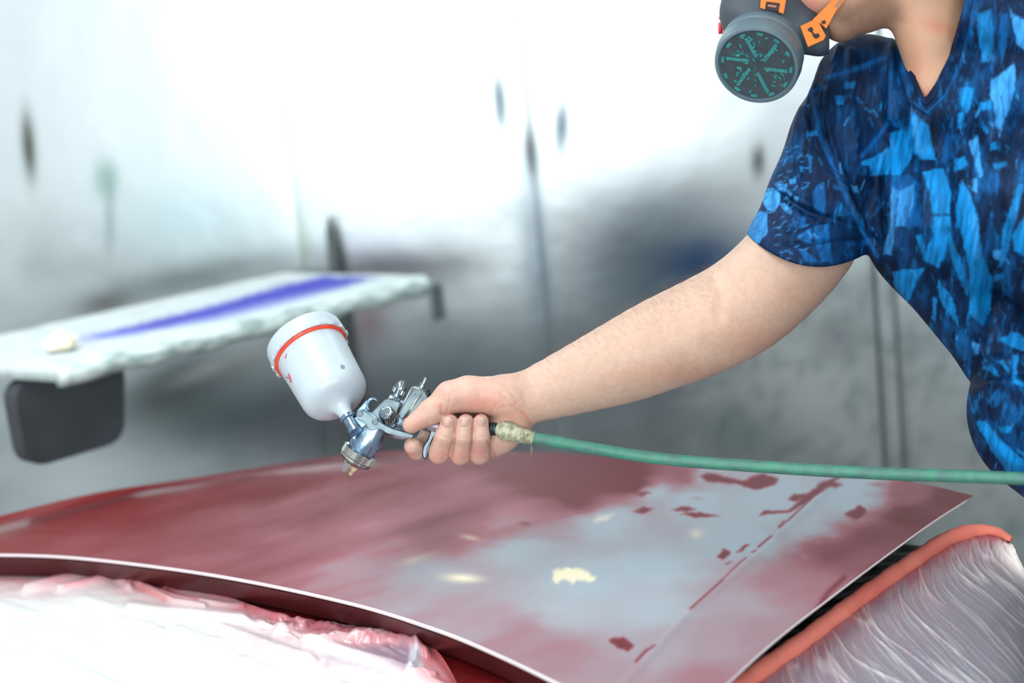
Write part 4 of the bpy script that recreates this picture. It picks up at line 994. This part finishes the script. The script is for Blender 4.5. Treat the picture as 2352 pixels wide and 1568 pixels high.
# hair on the head, out of the frame
def hair_f(p): return np.maximum(np.maximum(rc(p, (1950, -215, 90), (2070, -190, 90), 172, 176), -(rc(p, (1850, -120, 90), (1950, -40, 90), 150, 170))), p[1] + 60)
Vh, Qh = nets(hair_f, (1740, -430, -140), (2300, -20, 320), 9)
mesh_np('hair', P(Vh), Qh[:, ::-1], mat('dark_hair', (.03, .02, .015), .6, bump=(90, .8, .01)), man)

# --- t-shirt -----------------------------------------------------------------------
OPEN = [(2052, -200), (2078, 52), (2090, 125), (2104, 180), (2124, 226), (2148, 192), (2178, 132), (2198, 65), (2216, 0), (2230, -200)]
def opening(x, y):            # signed distance to the neck opening (2D), negative inside
    d = np.full(x.shape, 1e9, np.float32); ins = np.zeros(x.shape, bool); n = len(OPEN)
    for i in range(n):
        (ax, ay), (bx, by) = OPEN[i], OPEN[(i + 1) % n]; vx, vy = bx - ax, by - ay
        t = np.clip(((x - ax) * vx + (y - ay) * vy) / (vx * vx + vy * vy), 0, 1)
        d = np.minimum(d, np.hypot(x - ax - t * vx, y - ay - t * vy))
        if ay != by: ins ^= ((ay > y) != (by > y)) & (x < (bx - ax) * (y - ay) / (by - ay) + ax)
    return np.where(ins, -d, d)
cuff_n = np.array([-.1, .99, 0.]); cuff_n /= np.linalg.norm(cuff_n); cuff_c = np.array([1862, 612, -16.])
def shirt_f(p):
    d = smin(solid(p), sleeve(p), 16)
    d = np.maximum(d, -(solid(p, False) + 10) if False else -(d + 10))
    d = np.maximum(d, -np.maximum(opening(p[0], p[1]), -p[2] - 40))
    d = np.maximum(d, -(chain(p, fore[15:], 5) - 3)); 
    return np.maximum(d, p[1] - .1 * p[0] - 970)
V3, Q3 = nets(shirt_f, (1680, -160, -300), (2420, 1290, 540), 3.4)
V3 = relax(V3, Q3, 2, .45)
N3 = vnormals(V3, Q3)
sg3 = 1 if ((V3 - V3.mean(0)) * N3).sum() > 0 else -1
fr3 = np.clip(N3[:, 2] * sg3, 0, 1)
fd = Canvas(1660, -180, 2450, 1300, 2.5, 0.0)     # folds in px units
for p_, w_, a_ in [([(1905, 95), (1868, 180), (1862, 260), (1892, 340), (1935, 420), (1975, 500), (2016, 592)], 6, 6), ([(1890, 110), (1862, 190), (1852, 280), (1872, 345), (1920, 410)], 7, 4), ([(1842, 250), (1826, 330), (1836, 420), (1860, 470)], 9, 6), ([(1878, 200), (1858, 250), (1866, 340), (1905, 390), (1950, 425)], 5, -6),
                   ([(1930, 110), (1895, 200), (1900, 280), (1925, 370), (1948, 430)], 7, 6), ([(1912, 150), (1885, 230), (1895, 310)], 6, -5), ([(1955, 120), (1958, 250), (1968, 340)], 10, 5), ([(2050, 70), (2048, 180), (2046, 270)], 8, 7), ([(2070, 60), (2072, 160), (2095, 235)], 7, 6), ([(2060, 80), (2060, 200)], 5, -6), ([(2020, 110), (2016, 230)], 14, -6),
                   ([(1796, 450), (1850, 485), (1900, 503), (1975, 525), (2010, 560)], 8, -8), ([(1790, 430), (1850, 470), (1905, 488)], 9, 4), ([(1815, 528), (1860, 512), (1900, 506)], 8, -5), ([(1805, 560), (1880, 556), (1990, 552)], 5, -4), ([(1830, 350), (1820, 400), (1850, 450)], 8, -5),
                   ([(1715, 560), (1745, 586), (1800, 610), (1870, 624), (1960, 620), (2005, 600)], 3, -1.8), ([(1708, 572), (1738, 600), (1800, 626), (1870, 640), (1950, 636), (2000, 618)], 5, 1.5),
                   ([(2010, 400), (2015, 520), (2030, 600)], 10, -6), ([(2036, 330), (2048, 460), (2044, 600)], 14, 6), ([(2100, 260), (2128, 380), (2125, 520)], 18, 7), ([(2160, 300), (2170, 480), (2180, 640)], 22, -7), ([(2215, 420), (2235, 600), (2250, 760)], 20, 8), ([(2300, 200), (2300, 480), (2280, 740)], 26, -7), ([(2250, 60), (2270, 300), (2320, 500)], 20, 5),
                   ([(2240, 870), (2290, 850), (2400, 835)], 18, -10), ([(2222, 862), (2300, 880), (2400, 872)], 14, 5), ([(2230, 890), (2250, 980), (2330, 1070)], 14, 4), ([(2120, 680), (2200, 780), (2300, 830)], 14, 5),
                   ([(2222, 0), (2206, 70), (2188, 138), (2156, 204), (2126, 240), (2104, 205), (2092, 160)], 3, 3), ([(2240, 0), (2226, 80), (2206, 150), (2170, 222), (2130, 258), (2100, 235)], 4, 4), ([(2231, 0), (2216, 76), (2197, 144), (2163, 213), (2128, 249)], 3, -2.5),
                   ([(1880, 130), (1850, 200)], 6, 3)]:
    fd.stroke(p_, w_, a_ * 1.6, 1, add=True)
fd.a += (3.2 * (fbm(fd.X / 45, fd.Y / 90, 63) - .5))[..., None]
V3 = V3 + N3 * sg3 * (fd.get(V3[:, 0], V3[:, 1])[:, :1] * np.clip(fr3 * 2.2, 0, 1)[:, None])
NAVY, DK, MI, LI, BR = lin((0, 30, 64)), lin((0, 14, 38)), lin((4, 76, 134)), lin((54, 138, 204)), lin((8, 116, 182))
sc3 = Canvas(1660, -180, 2450, 1300, 2, NAVY)
nz = fbm(sc3.X / 34, sc3.Y / 70, 101); nz2 = fbm(sc3.X / 9, sc3.Y / 26, 105)
a_ = (np.clip((nz - .52) * 7, 0, 1) * np.clip((sc3.X - 1960) / 250, .25, 1) * .6)[..., None]
sc3.a = sc3.a * (1 - a_) + a_ * MI
a_ = (np.clip((.42 - nz) * 6, 0, 1) * .8)[..., None]; sc3.a = sc3.a * (1 - a_) + a_ * DK
a_ = (np.clip((nz2 - .62) * 8, 0, 1) * .35 * np.clip((sc3.X - 1700) / 500, .3, 1))[..., None]; sc3.a = sc3.a * (1 - a_) + a_ * BR
def za(l): return [(1640 + a / 3.267, 200 + b / 3.267) for a, b in l]
def zb(l): return [(1560 + a / 2.97, b / 2.97) for a, b in l]
def zc(l): return [(2000 + a / 2.119, 380 + b / 2.119) for a, b in l]
for l, c, al in [
    ([(600, 310), (690, 350), (640, 560), (560, 560), (430, 680), (520, 480)], MI, .45), ([(220, 1100), (280, 980), (345, 930), (400, 950), (400, 1090), (330, 1180), (240, 1180)], LI, .7),
    ([(400, 765), (450, 755), (500, 800), (490, 870), (450, 940), (400, 920), (370, 870), (368, 820)], LI, 1), ([(490, 870), (530, 870), (590, 930), (575, 960), (500, 900)], LI, .8),
    ([(780, 730), (830, 710), (840, 970), (790, 940), (740, 890), (740, 790)], MI, .95), ([(530, 1050), (610, 1000), (640, 960), (690, 980), (690, 1030), (650, 1060)], MI, .95), ([(620, 1110), (730, 1060), (730, 1170), (660, 1160)], MI, .9),
    ([(750, 1040), (860, 1020), (870, 1150), (760, 1170)], MI, .95), ([(765, 1180), (875, 1170), (890, 1310), (800, 1310)], MI, .9), ([(620, 1200), (680, 1220), (800, 1320), (690, 1310)], MI, .9), ([(910, 900), (960, 890), (1040, 950), (960, 970)], MI, .6),
    ([(1030, 740), (1080, 740), (1085, 790), (1050, 790)], LI, .6), ([(910, 60), (975, 70), (970, 130), (920, 130)], BR, .7), ([(1060, 70), (1090, 80), (1130, 130), (1080, 120)], MI, .8), ([(450, 720), (550, 730), (530, 790), (480, 770)], LI, .75),
    ([(540, 760), (590, 800), (570, 820)], LI, .7), ([(600, 820), (635, 820), (630, 860), (605, 850)], LI, .7), ([(690, 500), (735, 520), (735, 640), (715, 640), (710, 540)], BR, .7), ([(640, 590), (670, 600), (665, 640), (645, 630)], BR, .8), ([(680, 350), (770, 320), (790, 360), (700, 375)], BR, .6),
    ([(890, 730), (940, 740), (960, 775), (900, 770)], MI, .6), ([(1100, 1150), (1170, 1130), (1170, 1180), (1120, 1190)], MI, .4), ([(985, 1160), (1050, 1150), (1070, 1190), (1000, 1200)], MI, .5), ([(560, 690), (620, 680), (610, 720), (570, 730)], LI, .6)]:
    sc3.poly(za(l), c, al, 1.2, 1.5, seed=11)
for l, c, al in [
    ([(1440, 905), (1560, 870), (1600, 760), (1700, 860), (1750, 1090), (1640, 1085), (1600, 1040), (1560, 1120), (1500, 1200), (1440, 1190)], BR, .95), ([(1580, 800), (1620, 800), (1660, 1060), (1610, 1030)], LI, .6),
    ([(1440, 1200), (1580, 1190), (1640, 1260), (1655, 1545), (1450, 1545)], MI, .85), ([(1500, 1310), (1600, 1260), (1600, 1400), (1540, 1540), (1480, 1540)], LI, .55), ([(1250, 1100), (1310, 1080), (1440, 1000), (1440, 1120), (1420, 1190), (1310, 1195), (1300, 1130), (1250, 1130)], BR, .9),
    ([(1660, 1170), (1800, 1150), (1850, 1310), (1780, 1350), (1720, 1350)], BR, .95), ([(1720, 1365), (1840, 1345), (1850, 1460), (1730, 1460)], BR, .9), ([(1730, 1480), (1850, 1475), (1850, 1545), (1740, 1545)], BR, .9),
    ([(1920, 595), (2010, 600), (1990, 730), (1960, 780), (1915, 700)], BR, .9), ([(1905, 780), (1945, 760), (1930, 880), (1900, 880)], BR, .9), ([(2130, 550), (2290, 430), (2290, 600), (2250, 740), (2190, 890), (2160, 860), (2150, 720), (2120, 640)], LI, .95),
    ([(2055, 700), (2130, 680), (2130, 740), (2060, 750)], BR, .9), ([(1975, 965), (2035, 930), (2070, 1200), (2050, 1215)], LI, .85), ([(1880, 1080), (1950, 1070), (1975, 1130), (1880, 1165)], BR, .85), ([(2255, 60), (2290, 110), (2380, 150), (2380, 360), (2300, 300)], LI, .9),
    ([(2030, 90), (2130, 60), (2150, 280), (2120, 420), (2070, 430), (2040, 260)], BR, .75), ([(2010, 1220), (2035, 1220), (2035, 1310), (2000, 1300)], LI, .8), ([(1895, 1380), (1930, 1225), (1990, 1340), (2035, 1545), (1890, 1545)], BR, .9), ([(2225, 1545), (2310, 1290), (2340, 1300), (2290, 1545)], MI, .9),
    ([(2070, 860), (2100, 850), (2110, 900), (2085, 910)], BR, .8), ([(2110, 830), (2150, 840), (2140, 880)], LI, .7), ([(2120, 980), (2165, 970), (2170, 1010), (2130, 1030)], BR, .8), ([(2140, 1120), (2230, 1100), (2230, 1130), (2160, 1160)], BR, .7),
    ([(1130, 560), (1200, 560), (1195, 605), (1130, 605)], BR, .5), ([(1170, 640), (1130, 700), (1070, 700), (1060, 660), (1120, 650)], MI, .5), ([(2200, 100), (2240, 90), (2240, 300), (2200, 420), (2180, 300)], MI, .8), ([(2160, 1180), (2180, 1170), (2170, 1330), (2110, 1190)], MI, .8)]:
    sc3.poly(zb(l), c, al, 2.4, 4, seed=12)
for l, c, al in [
    ([(100, 515), (260, 500), (215, 590), (180, 680), (120, 600)], BR, .9), ([(260, 30), (350, 20), (395, 140), (380, 220), (300, 225), (290, 160)], BR, .95), ([(305, 250), (385, 240), (370, 420), (330, 500), (260, 460), (220, 340), (250, 340), (270, 410), (300, 350)], BR, .85),
    ([(370, 340), (390, 330), (480, 580), (470, 640), (400, 480)], BR, .8), ([(430, 90), (480, 140), (520, 240), (540, 420), (590, 560), (585, 700), (545, 780), (480, 720), (480, 500), (420, 230)], BR, .95), ([(495, 220), (520, 260), (525, 480), (500, 440)], LI, .5),
    ([(720, 90), (745, 95), (650, 470), (620, 500), (645, 300)], BR, .8), ([(590, 420), (640, 410), (640, 460), (600, 460)], LI, .8), ([(690, 340), (760, 220), (800, 300), (800, 480), (700, 410)], BR, .9), ([(330, 560), (400, 650), (430, 790), (380, 720), (330, 640)], BR, .8), ([(305, 640), (322, 650), (315, 765), (298, 740)], BR, .8),
    ([(620, 845), (700, 810), (800, 860), (800, 930), (740, 900), (680, 880)], BR, .85), ([(690, 920), (720, 920), (710, 1040), (800, 1080), (800, 1100), (690, 1060)], BR, .8), ([(545, 985), (590, 960), (625, 1030)], BR, .8), ([(610, 950), (650, 945), (680, 1010)], BR, .8),
    ([(620, 1270), (680, 1270), (680, 1300), (630, 1300)], BR, .9), ([(510, 1250), (560, 1240), (640, 1340), (760, 1450), (780, 1500), (660, 1490), (580, 1370)], BR, .9), ([(700, 1370), (760, 1400), (760, 1440)], BR, .8), ([(600, 1100), (630, 1080), (620, 1170), (598, 1170)], MI, .8), ([(640, 1130), (670, 1180), (650, 1190)], MI, .8),
    ([(590, 540), (650, 520), (650, 550), (600, 570)], BR, .7), ([(640, 600), (700, 590), (690, 650), (650, 630)], MI, .8), ([(100, 100), (130, 120), (100, 440), (60, 430), (60, 400), (95, 300)], LI, .5), ([(500, 860), (525, 870), (520, 920), (500, 920)], LI, .7)]:
    sc3.poly(zc(l), c, al, 2.2, 4.5, seed=13)
for p_, w_, c, al in [(zb([(1440, 820), (1360, 930), (1250, 1060)]), 5, MI, .9), (zb([(1440, 820), (1490, 860), (1550, 880)]), 5, MI, .9), (zb([(1000, 530), (1210, 470), (1400, 390)]), 6, MI, .8), (zb([(920, 620), (1000, 590)]), 5, MI, .8), (zb([(1400, 1380), (1310, 1480)]), 3, MI, .6),
                      (zc([(480, 1000), (470, 1100), (500, 1200)]), 3, BR, .6), ([(1862, 205), (1880, 300), (1930, 420), (1975, 520), (2015, 590)], 5, MI, .9), ([(1716, 565), (1745, 590), (1800, 613), (1870, 626), (1960, 622)], 4, MI, .7), ([(2240, 0), (2226, 80), (2206, 150), (2170, 222), (2130, 258), (2100, 235)], 5, MI, .7), ([(2048, 60), (2046, 270)], 3, MI, .6), ([(2072, 55), (2076, 160), (2095, 240)], 3, MI, .8)]:
    sc3.stroke(p_, w_, c, al)
for k in range(420):          # dry-brush ticks of the print
    x, y = rng.uniform(1700, 2380), rng.uniform(60, 1120)
    if x < 2010 and y < 200: continue
    a = rng.normal(1.45, .35); l = rng.uniform(4, 26)
    sc3.stroke([(x, y), (x + l * math.cos(a), y + l * math.sin(a))], rng.uniform(.9, 2.4), [MI, BR, LI, DK, DK][rng.integers(5)], rng.uniform(.3, .8))
for k in range(220):
    x, y = rng.uniform(1700, 1850), rng.uniform(330, 600); a = rng.normal(-.4, .25); l = rng.uniform(5, 18)
    sc3.stroke([(x, y), (x + l * math.cos(a), y + l * math.sin(a))], 1.1, LI if rng.random() < .45 else DK, .6)
bru = fbm(sc3.X / 7 + sc3.Y / 40, sc3.Y / 40 - sc3.X / 90, 131, 3); bru2 = fbm(sc3.X / 60, sc3.Y / 90, 141, 2)
g_ = (np.clip((bru - .5) * 3.2, -.5, .7) * .55 + (bru2 - .5) * .5)[..., None]
sc3.a = np.clip(sc3.a * (1 + g_) + (np.clip(bru - .62, 0, 1) * .5 * np.clip((sc3.X - 1700) / 300, .4, 1))[..., None] * MI, 0, 1)
C3 = sc3.get(V3[:, 0], V3[:, 1])
M_shirt = mat('printed_jersey', (.01, .1, .3), .6, attr='paint', bump=(1500, .12, .0006), spec=.15)
V4, Q4 = nets(shirt_f, (2405, -240, -200), (3000, 1290, 760), 9)
V4 = relax(V4, Q4, 2, .4)
shirt = mesh_np('t_shirt', P(np.vstack([V3, V4])), np.vstack([Q3, Q4 + len(V3)])[:, ::-1], M_shirt, man, colors=np.vstack([C3, sc3.get(2420 - np.abs(V4[:, 0] - 2420) % 500, V4[:, 1])]))
shirt['label'] = 'navy t-shirt printed with light blue shapes'

# --- respirator --------------------------------------------------------------------
M_rub = mat('charcoal_rubber', tuple(lin((56, 66, 76))), .55, bump=(300, .1, .001), noise=(20, tuple(lin((46, 54, 64))), .5, (1, 1, 1)))
M_can = mat('canister_plastic', tuple(lin((84, 106, 116))), .42, noise=(20, tuple(lin((66, 84, 94))), .5, (1, 1, 1)))
M_strap = mat('orange_strap', tuple(lin((238, 122, 34))), .5, noise=(30, tuple(lin((224, 100, 30))), .5, (1, 1, 1)))
M_blk = mat('black_mark', (.015, .014, .018), .6)
mask = thing('respirator', P((1745, 60, 90)), 'charcoal half-mask respirator with a round filter and orange straps, worn on the face', 'respirator')
def face_f(p):
    d = chain(p, [((1748, 30, 88), (1760, -60, 90), 96, 88), ((1780, 60, 120), (1872, 86, 126), 60, 38), ((1872, 86, 126), (1888, 94, 128), 36, 31), ((1800, 20, 110), (1845, 50, 130), 60, 40)], 26)
    return np.maximum(d, (p[0] - 1905))
V5, Q5 = nets(face_f, (1640, -180, -40), (1930, 160, 230), 4)
mesh_np('facepiece', P(relax(V5, Q5, 3, .5)), Q5[:, ::-1], M_rub, mask)
FA = Vector((-.16, .44, .88)).normalized()
FCn = Vector((1738, 150, 215))
bm = bmesh.new(); lathe(bm, FCn, FA, [(-104, 60), (-100, 88), (-96, 96), (-70, 99), (-62, 98), (-60, 93), (-50, 93), (-48, 99), (-40, 101), (-6, 99), (0, 96), (1, 90), (-4, 87), (-4, .5)], 96)
can = bm_obj('filter_canister', bm, M_can, mask, smooth=True, space=P, ang=35)
bm = bmesh.new(); lathe(bm, FCn, FA, [(-5, .5), (-3.5, .6), (-3.2, 86.5), (-5, 86.6)], 64)
bm_obj('filter_face', bm, mat('filter_dark', tuple(lin((44, 58, 66))), .6, noise=(120, tuple(lin((32, 42, 50))), .7, (1, 1, 1))), can, space=P)
gx = FA.orthogonal().normalized(); gx = (Vector((1, 0, 0)) - FA * FA.x).normalized(); gy = FA.cross(gx)
M_teal = mat('teal_filter_mark', tuple(lin((34, 124, 122))), .55, noise=(200, tuple(lin((34, 84, 90))), .5, (1, 1, 1)))
def fbar(r0, a0, r1, a1, w, parent, nm='filter_slot'):
    bm = bmesh.new()
    p = lambda r, a: FCn + (gx * math.cos(a) + gy * math.sin(a)) * r - FA * 3.2
    a_, b_ = p(r0, a0), p(r1, a1); d = (b_ - a_).normalized(); s = FA.cross(d) * w / 2
    lo = [bm.verts.new(q) for q in (a_ - s, a_ + s, b_ + s, b_ - s)]; hi = [bm.verts.new(Vector(v.co) + FA * 1.6) for v in lo]
    bm.faces.new(lo); bm.faces.new(hi)
    for i in range(4): bm.faces.new((lo[i - 1], lo[i], hi[i], hi[i - 1]))
    return bm_obj(nm, bm, M_teal, parent, space=P)
for k in range(6):
    a = math.radians(k * 60 + 12)
    fbar(20, a + .25, 72, a - .05, 8, can)
for k in range(12):
    a = math.radians(k * 30 + 5)
    fbar(80, a - .09, 80, a + .09, 7, can, 'filter_rim_mark')
bm = bmesh.new()
for k in range(60):
    a, r_ = rng.uniform(0, 2 * math.pi), 74 * math.sqrt(rng.uniform(.01, 1)); a2 = a + rng.uniform(-.35, .35) * 30 / (r_ + 20); r2_b = min(76, max(4, r_ + rng.uniform(-12, 12)))
    c = FCn + (gx * math.cos(a) + gy * math.sin(a)) * r_ - FA * 2.6; e = FCn + (gx * math.cos(a2) + gy * math.sin(a2)) * r2_b - FA * 2.6
    tube(bm, [c, e], rng.uniform(1.6, 3.2), 6)
o = bm_obj('filter_fleck', bm, M_teal, can, space=P); o['kind'] = 'stuff'
# far filter, its red and pale rim just showing
bm = bmesh.new(); lathe(bm, (1690, 60, -70), (-.55, .25, -.8), [(-60, 30), (-20, 40), (0, 42), (4, 38)], 40); bm_obj('far_filter', bm, mat('pale_red_plastic', tuple(lin((236, 160, 150))), .5, noise=(20, tuple(lin((200, 20, 60))), .5, (1, 1, 1))), mask, smooth=True, space=P, ang=40)
bm = bmesh.new(); tube(bm, [(1655, 42, 20), (1666, 40, 30)], 6, 10); tube(bm, [(1654, 52, 20), (1655, 78, 20)], 5, 10); bm_obj('release_tab', bm, mat('red_tab', tuple(lin((224, 60, 70))), .4), mask, smooth=True, space=P)
def plate(name, pts, w, th, m, parent, tilt=0):
    bm = bmesh.new(); x0 = sum(p[0] for p in pts) / len(pts)
    prism(bm, pts, w, w + th, 1, 1)
    for v in bm.verts: v.co.z += (v.co.x - x0) * tilt
    return bm_obj(name, bm, m, parent, smooth=False, space=P)
c1 = plate('upper_clip', [(1748, -6), (1806, -2), (1800, 32), (1788, 28), (1792, 8), (1760, 4), (1757, 22), (1746, 18)], 186, 5, M_strap, mask)
plate('clip_slot', [(1759, 2), (1793, 6), (1789, 26), (1756, 22)], 184, 4, M_blk, c1)
plate('clip_mark', [(1764, 10), (1784, 13), (1783, 18), (1763, 15)], 188, 1.5, mat('mark_tan', tuple(lin((170, 110, 90))), .6), c1)
buckle = plate('buckle', [(1838, 60), (1868, 46), (1880, 50), (1897, 82), (1892, 92), (1856, 108)], 181, 6, M_strap, mask, -.1)
plate('buckle_mark', [(1855, 66), (1864, 61), (1869, 68), (1866, 72), (1872, 78), (1880, 76), (1884, 84), (1874, 90), (1867, 84), (1864, 75), (1857, 72)], 186, 2.5, M_blk, buckle, -.1)
st1 = plate('strap', [(1866, 46), (1896, 16), (1924, -14), (1950, -50), (1975, -48), (1946, -6), (1920, 26), (1898, 66), (1884, 54)], 182, 5, M_strap, mask, .02)
plate('strap_slot', [(1914, 14), (1930, -4), (1944, -26), (1950, -22), (1936, 2), (1922, 20)], 186, 2, mat('slot_skin', tuple(lin((150, 110, 84))), .6), st1, .02)
plate('strap_eyelet', [(1886, 48), (1896, 46), (1897, 54), (1888, 56)], 187, 2, M_blk, st1, .02)

# --- trousers and shoes (below the frame) --------------------------------------------
def tro(p):
    d = smin(rc(p, (.63, 1.28, .955), (.70, 1.43, .955), .085, .085), rc(p, (.70, 1.28, .93), (.76, 1.43, .93), .10, .10), .06)
    for dy in (-.10, .10): d = smin(d, smin(rc(p, (.76, 1.36 + dy, .88), (.80, 1.36 + dy * 1.3, .50), .095, .07), rc(p, (.80, 1.36 + dy * 1.3, .50), (.86, 1.36 + dy * 1.4, .09), .07, .055), .03), .05)
    return np.maximum(np.maximum(d, -(p[2] - .06)), p[2] - 1.0)
V6, Q6 = nets(tro, (.48, 1.0, .0), (1.15, 1.75, 1.15), .014)
mesh_np('trousers', V6, Q6 if True else Q6, mat('dark_work_trousers', (.03, .035, .045), .8, bump=(300, .3, .002)), man)
for dy in (-.14, .14):
    sh_ = lambda p: np.maximum(smin(rc(p, (.89, 1.36 + dy, .045), (.70, 1.36 + dy * 1.1, .035), .05, .042), rc(p, (.87, 1.36 + dy, .05), (.87, 1.36 + dy, .12), .05, .05), .03), -(p[2] - .002))
    V7, Q7 = nets(sh_, (.6, 1.1, -.02), (1.0, 1.62, .2), .008)
    mesh_np('shoe', V7, Q7, mat('shoe_leather', (.02, .018, .016), .5), man)

# faint red mist leaving the nozzle
bm = bmesh.new(); lathe(bm, O0 - cap_ax * 40, -cap_ax, [(0, 3), (10, 9), (30, 20), (60, 34), (80, 36)], 24)
mm = bpy.data.materials.new('red_mist'); mm.use_nodes = True; nt = mm.node_tree; nt.nodes.remove(nt.nodes['Principled BSDF'])
vs = nt.nodes.new('ShaderNodeVolumeScatter'); vs.inputs['Color'].default_value = (.9, .45, .42, 1); vs.inputs['Density'].default_value = 4
nt.links.new(vs.outputs[0], nt.nodes['Material Output'].inputs['Volume'])
tag(bm_obj('paint_mist', bm, mm, smooth=True, space=P), 'faint pinkish paint mist just below the spray gun nozzle', 'mist', kind='stuff')
